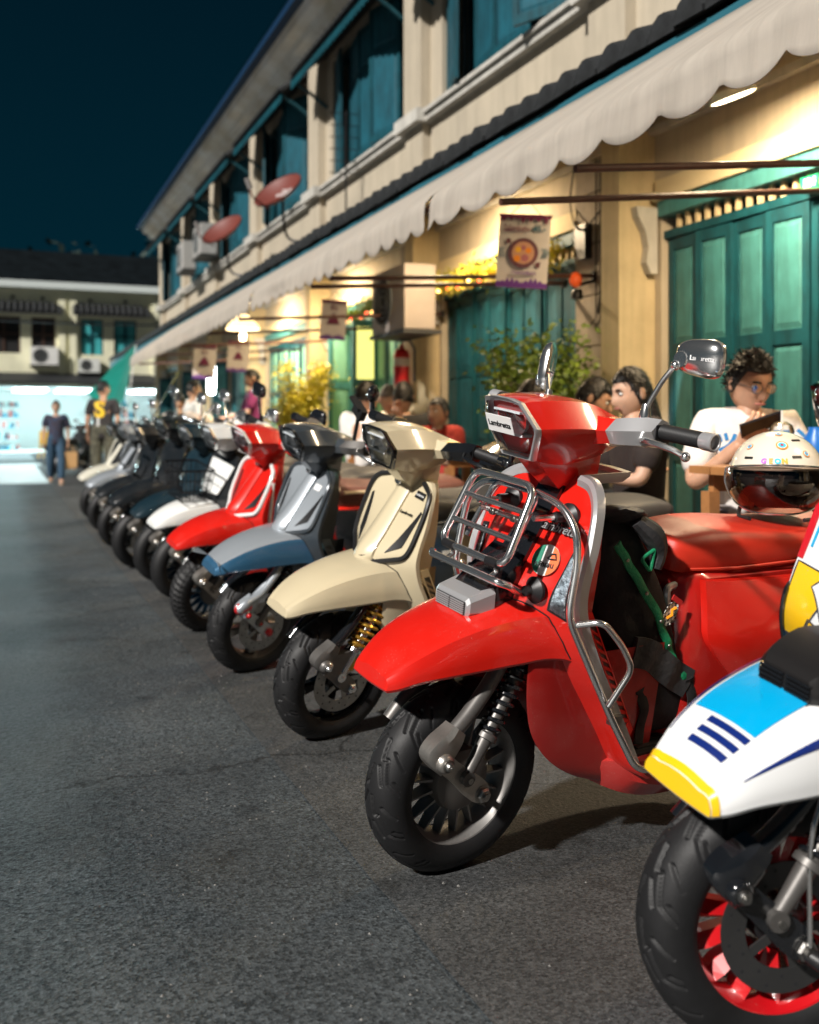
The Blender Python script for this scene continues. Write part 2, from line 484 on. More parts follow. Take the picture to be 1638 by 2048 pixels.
def fender_mesh():
    P = []
    for r in cached('fe_rows', lambda: cr(FE, 6)):
        P.append([fe_pt(r[0], k / 14) for k in range(-14, 15)])
    P.insert(0, [(q[0] - .003, q[1] * .985, .489 + .003 * (q[1] / .07) ** 2) for q in P[0]])
    g = G().grid(P)
    Q = [[(q[0] + .004, q[1] * .975, q[2] - .006) for q in row] for row in P]
    g.grid(Q)
    n = len(P[0]); N = len(P) * n
    for j in range(n - 1): g.f.append([j, j + 1, N + j + 1, N + j]); g.m.append(0)
    for i in range(len(P) - 1):
        for j in (0, n - 1):
            a = i * n + j; b = a + n; g.f.append([a, b, N + b, N + a]); g.m.append(0)
    return g.mesh('front_fender', angle=24)
def fender_patch(x0, x1, s0, s1, lift=.0016, n=14, x0b=None, x1b=None):
    """sticker on the fender between x0..x1 along, s0..s1 across (may taper)"""
    P = []
    for i in range(n + 1):
        row = []
        for j in range(n + 1):
            t = j / n; a = x0 + ((x0b if x0b is not None else x0) - x0) * t; b = x1 + ((x1b if x1b is not None else x1) - x1) * t
            lo, hi = (s0 if isinstance(s0, tuple) else (s0, s0)), (s1 if isinstance(s1, tuple) else (s1, s1))
            u = i / n
            l = lo[0] + (lo[1] - lo[0]) * u; h = hi[0] + (hi[1] - hi[0]) * u
            row.append(fe_pt(a + (b - a) * u, l + (h - l) * t, lift))
        P.append(row)
    return G().grid(P)

def seam_mesh():
    g = G()
    for sg in (-1, 1):
        line = []
        for k in range(26):
            s_ = .16 + .82 * k / 25; prev = None
            for q in range(120):
                x = .02 + .27 * q / 119; p = fe_pt(x, s_ * sg)
                if p[0] >= sh_x(p[1], p[2]) - .001: line.append((p[0] - .001, p[1], p[2] + .0005)); break
        if len(line) > 3: g.tube(line, .0019, 6)
    return g.mesh('panel_gap')
def belly_mesh():
    secs = []
    for z, xf in ((.535, .085), (.48, .088), (.42, .098), (.36, .118), (.31, .152), (.265, .20), (.225, .265), (.195, .345), (.17, .44)):
        xb = max(.27, xf + .07); w = .112 + (z - .175) * .06
        half = [(0, xb), (.065, xb), (w - .025, xf + .05), (w - .008, xf + .006), (w, xf), (w + .006, xf + .015), (w + .010, xf + .08), (w + .012, .50)]
        secs.append([(x, -y, z) for y, x in half[::-1]] + [(x, y, z) for y, x in half[1:]])
    g = G().grid(smooth_loft(secs, 4))
    return g.mesh('belly_fairing', angle=40)
def column_mesh():
    secs = []
    for z, x0, x1, w in ((.25, .40, .45, .14), (.35, .35, .41, .13), (.55, .225, .315, .12), (.75, .175, .32, .12), (.88, .225, .32, .11), (.925, .255, .315, .09)):
        secs.append([(x0, -w, z), (x1 - .03, -w * .95, z), (x1, -w * .6, z), (x1, w * .6, z), (x1 - .03, w * .95, z), (x0, w, z)])
    return G().loft(smooth_loft(secs, 3)).mesh('inner_shield', angle=40)
def vent_mesh():
    g = G()
    A0, A1, B0, B1 = Vector((.178, -.197, .655)), Vector((.245, -.150, .64)), Vector((.352, -.198, .335)), Vector((.415, -.150, .33))
    n = Vector((-.5, -.8, 0)).normalized() * .006
    P = [[tuple(A0 + n), tuple(A1 + n)], [tuple(B0 + n), tuple(B1 + n)]]
    def q(s, t): return (A0 * (1 - t) + A1 * t) * (1 - s) + (B0 * (1 - t) + B1 * t) * s
    # frame
    for (s0, s1, t0, t1) in ((0, .08, 0, 1), (.92, 1, 0, 1), (.08, .92, 0, .16), (.08, .92, .82, 1)):
        f = [q(s0, t0), q(s0, t1), q(s1, t1), q(s1, t0)]
        g.add([tuple(p + n) for p in f] + [tuple(p - n) for p in f], [[0, 1, 2, 3], [7, 6, 5, 4], [0, 4, 5, 1], [1, 5, 6, 2], [2, 6, 7, 3], [3, 7, 4, 0]])
    f = [q(.05, .1), q(.05, .9), q(.95, .9), q(.95, .1)]
    g.add([tuple(p - n * .6) for p in f], [[0, 1, 2, 3]], 1)
    for k in range(11):
        s = .12 + k * .072
        f = [q(s, .18), q(s + .055, .8), q(s + .085, .8), q(s + .03, .18)]
        g.add([tuple(p + n * .5) for p in f] + [tuple(p - n * .5) for p in f], [[0, 1, 2, 3], [7, 6, 5, 4], [0, 4, 5, 1], [1, 5, 6, 2], [2, 6, 7, 3], [3, 7, 4, 0]], 2)
    return g.mesh('leg_vent', smooth=False, mats=[None, None, None])
def floor_mesh():
    secs = []
    for x, w, zt, zb in ((.30, .085, .235, .215), (.35, .130, .250, .185), (.42, .185, .262, .162), (.52, .205, .262, .150), (.70, .205, .265, .155), (.84, .200, .29, .19), (.92, .18, .33, .24)):
        secs.append([(x, -w * .8, zb), (x, -w, zb + .045), (x, -w, zt), (x, -w + .02, zt + .004), (x, w - .02, zt + .004), (x, w, zt), (x, w, zb + .045), (x, w * .8, zb)])
    return G().loft(smooth_loft(secs, 4)).mesh('floorboard', angle=30)
def mat_mesh():
    g = G().bb(.42, .78, -.17, .17, .262, .2715)
    for k in range(9): g.bb(.44, .76, -.15 + k * .035, -.137 + k * .035, .2715, .276)
    return g.mesh('floor_mat', smooth=False)
def tunnel_mesh():
    secs = []
    for x, w, zt, zb in ((.545, .07, .60, .24), (.56, .11, .66, .235), (.60, .14, .695, .235), (.70, .155, .70, .235), (.95, .16, .70, .25), (1.3, .15, .70, .42), (1.6, .09, .68, .55)):
        secs.append([(x, -w, zb), (x, -w * 1.02, zb + (zt - zb) * .5), (x, -w * .9, zt - .02), (x, -w * .7, zt), (x, w * .7, zt), (x, w * .9, zt - .02), (x, w * 1.02, zb + (zt - zb) * .5), (x, w, zb)])
    return G().loft(smooth_loft(secs, 3)).mesh('body_core', angle=50)
def side_mesh():
    P = []; nu, nv = 26, 12
    for i in range(nu + 1):
        u = i / nu; row = []
        for j in range(nv + 1):
            v = j / nv
            xf = .600 + .035 * math.sin(v * 2.2) + (.20 * max(0, v - .45) ** 1.3 * 2.0)
            x = xf + (1.66 - xf) * u
            zt = .685 - .02 * u; zb = .355 + .02 * u + .20 * u ** 2.2
            z = zt + (zb - zt) * v
            by = .165 + .055 * math.sin(math.pi * min(1, v * .8 + .12)) ** .8 * (min(1, u * 5) ** .5)
            by *= 1 - .45 * max(0, u - .55) ** 1.2
            row.append((x, -by, z))
        P.append(row)
    return thick(P, (0, .02, 0)).mesh('side_panel', angle=45)
def seat_mesh():
    secs = []
    for x, w, zt, zb in ((.552, .05, .745, .70), (.566, .085, .775, .692), (.60, .108, .782, .688), (.68, .130, .795, .686), (.82, .140, .794, .688), (.98, .142, .782, .692), (1.12, .140, .782, .698), (1.22, .138, .804, .70), (1.38, .130, .812, .705), (1.50, .11, .802, .715), (1.545, .07, .785, .73)):
        h = zt - zb
        secs.append([(x, -w * .93, zb), (x, -w, zb + h * .25), (x, -w * .985, zb + h * .60), (x, -w * .90, zb + h * .86), (x, -w * .66, zb + h * .97), (x, -w * .3, zt), (x, w * .3, zt), (x, w * .66, zb + h * .97), (x, w * .90, zb + h * .86), (x, w * .985, zb + h * .60), (x, w, zb + h * .25), (x, w * .93, zb)])
    return G().loft(smooth_loft(secs, 4)).mesh('seat', angle=60)
def tail_mesh():
    secs = []
    for x, w, zt, zb in ((1.5, .14, .70, .52), (1.6, .115, .70, .55), (1.68, .08, .69, .58), (1.705, .05, .67, .60)):
        secs.append([(x, -w, zb), (x, -w, zt - .03), (x, -w * .8, zt), (x, w * .8, zt), (x, w, zt - .03), (x, w, zb)])
    return G().loft(smooth_loft(secs, 3)).mesh('tail_cover', angle=40)

# ---- headset (built straight ahead, steered by matrix)
def hs_mesh():
    secs = []
    #   x(top) x(bot) ztop wtop zsh wsh zbot wbot
    for xt, xb, zt, wt, zs, ws, zb, wb in ((.052, .112, 1.110, .058, 1.055, .086, .978, .050), (.10, .14, 1.116, .066, 1.058, .100, .972, .056), (.18, .18, 1.117, .070, 1.060, .112, .968, .060), (.25, .24, 1.110, .074, 1.058, .120, .975, .062), (.30, .29, 1.092, .078, 1.056, .122, .985, .062), (.36, .34, 1.072, .08, 1.05, .105, 1.0, .06)):
        xm = (xt + xb) / 2 + .002
        secs.append([(xt, -wt, zt), (xm, -ws, zs), (xm + .004, -ws * .98, zs - .012), (xb, -wb, zb), (xb, wb, zb), (xm + .004, ws * .98, zs - .012), (xm, ws, zs), (xt, wt, zt), (xt - .006, wt * .5, zt + .006), (xt - .006, -wt * .5, zt + .006)])
    return G().loft(smooth_loft(secs, 3)).mesh('headset', angle=24)
def hs_arm_mesh():   # inner (body-coloured) part of the bar cover, left side; mirrored by scale
    secs = []
    for y, x0, x1, z0, z1 in ((-.085, .215, .345, 1.012, 1.088), (-.115, .222, .35, 1.020, 1.086), (-.142, .228, .352, 1.026, 1.087)):
        secs.append([(x0, y, (z0 + z1) / 2 + .004), (x0 + .02, y, z0 + .006), (x1 - .02, y, z0), (x1, y, (z0 + z1) / 2), (x1 - .015, y, z1 - .006), (x0 + .03, y, z1)])
    return G().loft(secs).mesh('bar_cover', angle=24)
def hs_pod_mesh():
    secs = []
    for y, x0, x1, z0, z1 in ((-.142, .227, .353, 1.025, 1.088), (-.165, .232, .353, 1.026, 1.093), (-.205, .262, .352, 1.030, 1.100), (-.225, .285, .352, 1.036, 1.098)):
        secs.append([(x0, y, (z0 + z1) / 2 + .004), (x0 + .02, y, z0 + .006), (x1 - .02, y, z0), (x1, y, (z0 + z1) / 2), (x1 - .015, y, z1 - .006), (x0 + .03, y, z1)])
    g = G().loft(secs)
    g.box((.318, -.2262, 1.066), (.040, .003, .040), 1)
    return g.mesh('switch_pod', angle=24, mats=[None, None])
def hl_ring(off, k=1.0):
    pts = [(.052, -.058, 1.110), (.084, -.086, 1.055), (.089, -.084, 1.043), (.112, -.050, .978), (.112, .050, .978), (.089, .084, 1.043), (.084, .086, 1.055), (.052, .058, 1.110), (.046, .03, 1.116), (.046, -.03, 1.116)]
    c = Vector((.08, 0, 1.05)); return [tuple(c + Vector((p[0] - .08, p[1], p[2] - 1.05)) * k + Vector((off, 0, 0))) for p in pts]
def bezel_mesh():
    g = G(); secs = [hl_ring(.008, 1.0), hl_ring(-.010, 1.03), hl_ring(-.016, 1.0), hl_ring(-.012, .90), hl_ring(.0, .90)]
    return g.loft(secs, cap=False).mesh('headlight_bezel', angle=30)
def reflector_mesh():
    g = G(); secs = [hl_ring(-.008, .905), hl_ring(.015, .75), hl_ring(.03, .45), hl_ring(.035, .02)]
    g.loft(secs, cap=False)
    g.lathe([(.001, -.03), (.012, -.028), (.014, 0)], 12, 'x', (.075, 0, 1.06))
    g.box((.075, 0, 1.035), (.03, .11, .006)); g.box((.07, .0, 1.085), (.03, .09, .005))
    for s in (-1, 1): g.lathe([(.026, -.012), (.022, .0), (.010, .014), (.001, .018)], 14, 'x', (.078, s * .032, 1.06))
    return g.mesh('reflector', angle=40)
def lens_mesh():
    g = G(); secs = [hl_ring(-.010, .92), hl_ring(-.024, .84), hl_ring(-.032, .6), hl_ring(-.034, .25), hl_ring(-.034, .02)]
    return g.loft(secs, cap=False).mesh('headlight_lens', angle=60)
def neck_mesh():
    secs = []
    for z, x0, x1, w in ((1.0, .125, .335, .058), (.97, .135, .335, .056), (.94, .165, .335, .052), (.90, .215, .335, .046), (.875, .25, .33, .04)):
        secs.append([(x0, -w * .7, z), ((x0 + x1) / 2, -w, z), (x1, -w * .6, z), (x1, w * .6, z), ((x0 + x1) / 2, w, z), (x0, w * .7, z)])
    return G().loft(secs).mesh('headset_neck', angle=24)
def grip_mesh():
    prof = [(.001, .222), (.017, .222)]
    for k in range(26): prof += [(.0172, .226 + k * .0042), (.0186, .2271 + k * .0042), (.0186, .2287 + k * .0042)]
    prof += [(.0172, .337), (.001, .337)]
    return G().lathe([(r, -h) for r, h in prof], 18, 'y', (.322, 0, 1.070)).mesh('grip', angle=50)
def barend_mesh():
    return G().lathe([(.012, -.335), (.019, -.337), (.020, -.340), (.020, -.358), (.0205, -.360), (.0205, -.368), (.018, -.370), (.015, -.369), (.013, -.360), (.001, -.360)], 22, 'y', (.322, 0, 1.070)).mesh('bar_end', angle=30)
def lever_mesh():
    p = cr([(.275, -.205, 1.050), (.262, -.235, 1.053), (.262, -.27, 1.050), (.270, -.305, 1.044), (.278, -.325, 1.036)], 5)
    g = G().tube(p, [.006 + .0015 * math.sin(i / len(p) * 3) for i in range(len(p))], 10)
    g.ball((.279, -.330, 1.034), .011)
    return g.mesh('brake_lever')
def mirror_stem_mesh():
    p = cr([(.298, -.190, 1.098), (.297, -.196, 1.125), (.298, -.225, 1.18), (.302, -.243, 1.208), (.306, -.252, 1.222)], 5)
    g = G().tube(p, .0062, 10)
    g.lathe([(.016, 1.088), (.014, 1.10), (.010, 1.125), (.007, 1.13)], 14, 'z', (.298, -.190, 0))
    g.ball((.306, -.252, 1.222), .011); g.cyl((.306, -.252, 1.222), (.316, -.258, 1.232), .008, 10)
    return g.mesh('mirror_stem')
def mirror_head_mesh():
    g = G(); secs = []
    for x, k in ((.338, .93), (.336, 1.0), (.330, 1.0), (.322, .95), (.314, .78), (.309, .5), (.307, .2)):
        row = []
        for i in range(36):
            a = 2 * math.pi * i / 36; ca, sa = math.cos(a), math.sin(a)
            yy = math.copysign(abs(ca) ** .62, ca) * .064 * k; zz = math.copysign(abs(sa) ** .68, sa) * .041 * k
            zz *= 1 + .12 * (yy / .064)
            row.append((x, -.296 - yy, 1.243 + zz))
        secs.append(row)
    g.loft(secs)
    g.lathe([(.001, -.004), (.017, -.004), (.019, 0), (.019, .004)], 20, 'x', (.309, -.262, 1.236))
    return g.mesh('mirror_head', angle=50)

# ---- front suspension (left side)
def fork_mesh():
    g = G()
    g.tube(cr([(.10, -.062, .60), (.03, -.082, .505), (-.04, -.092, .43), (-.092, -.096, .385)], 6), .0185, 16)
    g.tube(cr([(.10, .062, .60), (.03, .082, .505), (-.04, .092, .43), (-.092, .096, .385), (-.125, .098, .345)], 6), .0185, 16)
    g.cyl((.14, 0, .56), (.07, 0, .68), .03, 14)
    g.tube([(.085, -.07, .585), (.105, 0, .62), (.085, .07, .585)], .024, 12)
    return g.mesh('fork_tube')
def fork_end_mesh():
    g = G()
    secs = []
    for x, z, w, t in ((-.083, .397, .021, .020), (-.095, .380, .026, .024), (-.118, .358, .033, .024), (-.138, .335, .033, .022), (-.140, .318, .026, .018), (-.13, .305, .012, .012)):
        u = Vector((.74, 0, -.60)).normalized() * w
        secs.append([(x - u.x, -.098 - t * .6, z - u.z), (x - u.x * .6, -.098 - t, z - u.z * .6), (x + u.x * .6, -.098 - t, z + u.z * .6), (x + u.x, -.098 - t * .6, z + u.z), (x + u.x, -.098 + t, z + u.z), (x - u.x, -.098 + t, z - u.z)])
    g.loft(smooth_loft(secs, 3))
    g.lathe([(.001, -.016), (.010, -.016), (.019, -.010), (.022, 0), (.022, .01)], 20, 'y', (-.126, -.122, .335))
    return g.mesh('fork_end', angle=40)
def link_mesh():
    g = G(); a, b = Vector((-.126, 0, .335)), Vector((.0, 0, .23)); d = (b - a).normalized(); u = Vector((d.z, 0, -d.x)); secs = []
    for t, w in ((-.02, .012), (0, .022), (.25, .021), (.55, .024), (.8, .027), (.97, .024), (1.1, .012)):
        c = a + (b - a) * t; secs.append([tuple(c + u * w + Vector((0, -.112, 0))), tuple(c - u * w + Vector((0, -.112, 0))), tuple(c - u * w + Vector((0, -.092, 0))), tuple(c + u * w + Vector((0, -.092, 0)))])
    g.loft(smooth_loft(secs, 3))
    # recessed pocket rib
    return g.mesh('fork_link', angle=30)
def nuts_mesh(x=0, z=.23, r=.018):
    g = G()
    if True:
        y0 = -.112 if x > -.1 else -.136
        g.lathe([(.001, y0 - .016), (r * .45, y0 - .016), (r * .45, y0 - .010), (r * .8, y0 - .010), (r, y0 - .006), (r * 1.05, y0 + .004)], 6 if x == 0 else 18, 'y', (x, 0, z))
        g.lathe([(r * 1.3, y0 - .002), (r * 1.3, y0 + .004)], 18, 'y', (x, 0, z))
    if x == 0: g.cyl((0, -.11, .23), (0, .11, .23), .009, 10)
    return g.mesh('axle_nut', angle=30)
SK0, SK1 = Vector((.105, -.088, .525)), Vector((-.052, -.112, .290))
def spring_mesh(turns=9, r=.026, wire=.0048, t0=.0, t1=.66):
    d = (SK1 - SK0); ax = d.normalized(); u = ax.cross(Vector((0, 1, 0))).normalized(); w = ax.cross(u); p = []
    n = turns * 14
    for i in range(n + 1):
        t = t0 + (t1 - t0) * i / n; a = 2 * math.pi * turns * i / n
        p.append(SK0 + d * t + (u * math.cos(a) + w * math.sin(a)) * (r * (1 - .18 * i / n)))
    return G().tube(p, wire, 7).mesh('shock_spring')
def shockbody_mesh():
    d = SK1 - SK0; at = lambda t: tuple(SK0 + d * t)
    g = G().tube([at(-.05), at(.4), at(.66)], [.017, .016, .016], 14)
    g.tube([at(.645), at(.66), at(.70), at(.705)], [.022, .026, .026, .018], 16)
    g.tube([at(.69), at(.80), at(1.0)], [.017, .0155, .013], 14)
    c = SK1; g.tube([(c.x - .004, c.y - .014, c.z - .006), (c.x - .004, c.y + .014, c.z - .006)], .017, 14)
    return g.mesh('shock_body', angle=40)
def engine_mesh():
    g = G(); g.bb(.95, 1.5, -.13, -.06, .20, .36); g.bb(.9, 1.2, -.10, .10, .18, .36); g.cyl((1.2, -.16, .27), (1.2, -.06, .27), .09, 20)
    g.tube([(.62, -.1, .2), (.66, -.14, .10), (.64, -.16, .012)], .011, 8)
    return g.mesh('engine_case', angle=40)
def exhaust_mesh():
    g = G().tube(cr([(.9, .1, .22), (1.05, .13, .2), (1.15, .16, .24), (1.6, .18, .36)], 4), [.02] * 4 + [.025, .04, .05, .055, .055, .055, .055, .05, .04], 14)
    return g.mesh('exhaust')
def rearfender_mesh():
    P = []
    for k in range(13):
        a = R(-10 + k * 16); P.append([(1.34 + .255 * math.cos(a), y, .23 + .255 * math.sin(a)) for y in (-.07, 0, .07)])
    return thick(P, (.003, 0, .003)).mesh('rear_mudguard')

def mirrored(key, fn):
    def f():
        me = cached(key, fn).copy(); me.transform(Matrix.Scale(-1, 4, (0, 1, 0))); me.flip_normals(); return me
    return cached(key + '_mirror', f)

def steer_matrix(deg):
    d = Vector((.38, 0, 1)).normalized(); A = Vector((-.08, 0, 0))
    return Matrix.Translation(A) @ Matrix.Rotation(R(deg), 4, d) @ Matrix.Translation(-A)

def scooter(name, label, pos, beta, lean, steer, C, detail=2, style='fin', disc=False, tyre='tread', mirrors=True, vent=True, panel=True,
            group='scooters parked in a row along the street', scale=.95, grip=True, skip=()):
    t = empty(name, (pos[0], pos[1], 0), (R(lean), 0, R(beta)), label, 'scooter', group)
    t.scale = (scale,) * 3
    S = steer_matrix(steer); P = lambda n, k, f, m, M=None: link(n, cached(k, f), t, m, M=M)
    Q = lambda n, k, f, m, M=None: link(n, mirrored(k, f), t, m, M=M)
    b, b2 = C['body'], C.get('body2', C['body'])
    wheel('front_wheel', t, C, 0, S, True, detail, style, disc, tyre)
    wheel('rear_wheel', t, C, 1.34, None, detail > 1, detail, style, False, 'plain')
    P('front_fender', 'fender', fender_mesh, C.get('fender', b))
    P('leg_shield', 'shield', shield_mesh, b2)
    P('panel_gap', 'seam', seam_mesh, BLACK)
    P('belly_fairing', 'belly', belly_mesh, C.get('belly', b2))
    P('inner_shield', 'column', column_mesh, C.get('inner', b2))
    P('floorboard', 'floor', floor_mesh, C.get('belly', b2)); P('floor_mat', 'mat', mat_mesh, BLACK)
    P('body_core', 'tunnel', tunnel_mesh, C.get('core', b2)); P('side_panel', 'side', side_mesh, C.get('side', b)); Q('side_panel', 'side', side_mesh, C.get('side', b))
    P('tail_cover', 'tail', tail_mesh, C.get('side', b)); P('seat', 'seat', seat_mesh, C['seat'])
    if vent:
        P('leg_vent', 'vent', vent_mesh, [b2, BLACK, C.get('rib', b2)]); Q('leg_vent', 'vent', vent_mesh, [b2, BLACK, C.get('rib', b2)])
    h = P('headset', 'hs', hs_mesh, C.get('headset', b), S); P('headset_neck', 'neck', neck_mesh, C.get('neck', b2), S)
    link('bar_cover', cached('arm', hs_arm_mesh), h, C.get('headset', b)); link('bar_cover', mirrored('arm', hs_arm_mesh), h, C.get('headset', b))
    link('switch_pod', cached('pod', hs_pod_mesh), h, [C.get('pod', GLOSSBLK), BLACK]); link('switch_pod', mirrored('pod', hs_pod_mesh), h, [C.get('pod', GLOSSBLK), BLACK])
    hl = P('headlight', 'reflector', reflector_mesh, REFLECTOR, S)
    link('bezel', cached('bezel', bezel_mesh), hl, C.get('bezel', SILVER)); link('lens', cached('lens', lens_mesh), hl, GLASS)
    for f, sfx in ((cached, ''), (mirrored, '')):
        gq = link('grip', f('grip', grip_mesh), t, GRIPRUB, M=S); link('bar_end', f('barend', barend_mesh), gq, C.get('barend', SILVER))
        link('brake_lever', f('lever', lever_mesh), t, C.get('lever', CHROME), M=S)
        if mirrors:
            ms = link('mirror_stem', f('mstem', mirror_stem_mesh), t, C.get('mirror', CHROME), M=S)
            link('mirror_head', f('mhead', mirror_head_mesh), ms, C.get('mirror', CHROME))
    P('fork_tube', 'fork', fork_mesh, C.get('fork', GUN), S)
    fe = P('fork_end', 'forkend', fork_end_mesh, C.get('forkend', ALU), S); P('fork_link', 'link', link_mesh, C.get('forkend', ALU), S); P('axle_nut', 'nuts', nuts_mesh, C.get('nut', STEEL), S); P('link_bolt', 'nut2', lambda: nuts_mesh(-.052, .280, .015), C.get('nut', STEEL), S); P('link_bolt', 'nut3', lambda: nuts_mesh(-.126, .335, .011), C.get('nut', STEEL), S)
    P('shock_spring', 'spring', spring_mesh, C.get('spring', GLOSSBLK), S); P('shock_body', 'shock', shockbody_mesh, C.get('shock', GUN), S)
    P('engine_case', 'engine', engine_mesh, GUN); P('exhaust', 'exhaust', exhaust_mesh, STEEL); P('rear_mudguard', 'rmud', rearfender_mesh, BLACK)
    return t, S

def shield_trim(t, pts, r, m, d=-.006, name='trim_strip', fl=.03):
    q = subdiv(fillet([(a, b, 0) for a, b in pts], fl, 5), 3)
    return G().tube([on_shield(k[0], k[1], d) for k in q], r, 8).obj(name, m, t)
def subdiv(pts, n):
    out = []
    for a, b in zip(pts[:-1], pts[1:]):
        for k in range(n): out.append(tuple(a[i] + (b[i] - a[i]) * k / n for i in range(len(a))))
    return out + [pts[-1]]
# ================================================================ ground
def asphalt(name, c0, c1, rough, stone=150, wear=False, blot=0.5, bump=0.35):
    m = bpy.data.materials.new(name); m.use_nodes = True; nt = m.node_tree; p = nt.nodes['Principled BSDF']
    L = nt.links.new; N = nt.nodes.new
    tc = N('ShaderNodeTexCoord')
    vo = N('ShaderNodeTexVoronoi'); vo.inputs['Scale'].default_value = stone
    vo2 = N('ShaderNodeTexVoronoi'); vo2.inputs['Scale'].default_value = stone * .37
    n1 = N('ShaderNodeTexNoise'); n1.inputs['Scale'].default_value = .8; n1.inputs['Detail'].default_value = 8; n1.inputs['Roughness'].default_value = .62
    n2 = N('ShaderNodeTexNoise'); n2.inputs['Scale'].default_value = 70; n2.inputs['Detail'].default_value = 6; n2.inputs['Roughness'].default_value = .75
    n3 = N('ShaderNodeTexNoise'); n3.inputs['Scale'].default_value = 5.5; n3.inputs['Detail'].default_value = 5
    for q in (vo, vo2, n1, n2, n3): L(tc.outputs['Object'], q.inputs['Vector'])
    sep = N('ShaderNodeSeparateColor'); L(vo.outputs['Color'], sep.inputs[0])
    r = N('ShaderNodeValToRGB'); e = r.color_ramp.elements
    e[0].position = .25; e[0].color = (*c0, 1); e[1].position = .8; e[1].color = (*c1, 1)
    x = e.new(.965); x.color = (*[min(1, k * 2.6) for k in c1], 1)
    mixv = N('ShaderNodeMath'); mixv.operation = 'MULTIPLY_ADD'; mixv.inputs[1].default_value = .55
    mm = N('ShaderNodeMath'); mm.operation = 'MULTIPLY'; mm.inputs[1].default_value = .5
    L(n2.outputs['Fac'], mm.inputs[0]); L(sep.outputs[0], mixv.inputs[0]); L(mm.outputs[0], mixv.inputs[2])
    L(mixv.outputs[0], r.inputs['Fac'])
    # patchy wear and oil stains
    mr = N('ShaderNodeMapRange'); mr.inputs['From Min'].default_value = .35; mr.inputs['From Max'].default_value = .65
    mr.inputs['To Min'].default_value = 1 - blot; mr.inputs['To Max'].default_value = 1.2
    L(n1.outputs['Fac'], mr.inputs['Value'])
    m3 = N('ShaderNodeMapRange'); m3.inputs['From Min'].default_value = .28; m3.inputs['From Max'].default_value = .40; m3.inputs['To Min'].default_value = .45
    L(n3.outputs['Fac'], m3.inputs['Value'])
    vc = N('ShaderNodeTexVoronoi'); vc.feature = 'DISTANCE_TO_EDGE'; vc.inputs['Scale'].default_value = .55
    nd = N('ShaderNodeTexNoise'); nd.inputs['Scale'].default_value = 3; nd.inputs['Detail'].default_value = 6; L(tc.outputs['Object'], nd.inputs['Vector'])
    vm = N('ShaderNodeVectorMath'); vm.operation = 'MULTIPLY_ADD'; vm.inputs[1].default_value = (.5, .5, .5); L(nd.outputs['Color'], vm.inputs[0]); L(tc.outputs['Object'], vm.inputs[2]); L(vm.outputs[0], vc.inputs['Vector'])
    mc = N('ShaderNodeMapRange'); mc.inputs['From Max'].default_value = .006; mc.inputs['To Min'].default_value = .25; L(vc.outputs['Distance'], mc.inputs['Value'])
    kc = N('ShaderNodeMapRange'); kc.inputs['From Min'].default_value = .48; kc.inputs['From Max'].default_value = .56; L(n1.outputs['Fac'], kc.inputs['Value'])
    mk = N('ShaderNodeMath'); mk.operation = 'MAXIMUM'; L(mc.outputs[0], mk.inputs[0]); L(kc.outputs[0], mk.inputs[1])
    mq = N('ShaderNodeMath'); mq.operation = 'MULTIPLY'; L(mr.outputs[0], mq.inputs[0]); L(mk.outputs[0], mq.inputs[1])
    mu = N('ShaderNodeMath'); mu.operation = 'MULTIPLY'; L(mq.outputs[0], mu.inputs[0]); L(m3.outputs[0], mu.inputs[1])
    mx = N('ShaderNodeMix'); mx.data_type = 'RGBA'; mx.blend_type = 'MULTIPLY'; mx.inputs['Factor'].default_value = 1
    L(r.outputs['Color'], mx.inputs['A']); L(mu.outputs[0], mx.inputs['B']); L(mx.outputs['Result'], p.inputs['Base Color'])
    ad = N('ShaderNodeMath'); ad.operation = 'MULTIPLY_ADD'; ad.inputs[1].default_value = .6
    L(vo.outputs['Distance'], ad.inputs[0]); L(n2.outputs['Fac'], ad.inputs[2])
    ad2 = N('ShaderNodeMath'); ad2.operation = 'MULTIPLY_ADD'; ad2.inputs[1].default_value = .8
    L(vo2.outputs['Distance'], ad2.inputs[0]); L(ad.outputs[0], ad2.inputs[2])
    b = N('ShaderNodeBump'); b.inputs['Strength'].default_value = bump; b.inputs['Distance'].default_value = .012
    L(ad2.outputs[0], b.inputs['Height']); L(b.outputs['Normal'], p.inputs['Normal'])
    if wear:   # smoother, polished wheel track along the left of the lane
        sx = N('ShaderNodeSeparateXYZ'); L(tc.outputs['Object'], sx.inputs[0])
        w = N('ShaderNodeMath'); w.operation = 'MULTIPLY_ADD'; w.inputs[1].default_value = .5; L(n3.outputs['Fac'], w.inputs[0]); L(sx.outputs['X'], w.inputs[2])
        rr = N('ShaderNodeMapRange'); rr.inputs['From Min'].default_value = .42; rr.inputs['From Max'].default_value = .80
        rr.inputs['To Min'].default_value = rough * .64; rr.inputs['To Max'].default_value = rough
        L(w.outputs[0], rr.inputs['Value']); L(rr.outputs[0], p.inputs['Roughness'])
    else:
        p.inputs['Roughness'].default_value = rough
    return m
M_ROAD = asphalt('asphalt', (0.012, 0.017, 0.020), (0.088, 0.103, 0.112), .75, 150, wear=True, blot=.5)
M_STRIP = asphalt("parking_asphalt", (0.024, 0.027, 0.028), (0.098, 0.102, 0.104), .6, 190, blot=.5, bump=.3)
M_GROUND = mat('dark_ground', (0.03, 0.03, 0.032), .9, var=.4, vscale=3)
M_CONC = mat('concrete', (0.46, 0.48, 0.48), .38, var=.35, vscale=2.2, bump=.1, bscale=40)
M_PAVE = mat('paving_concrete', (0.20, 0.19, 0.18), .7, var=.45, vscale=3, bump=.15, bscale=50)

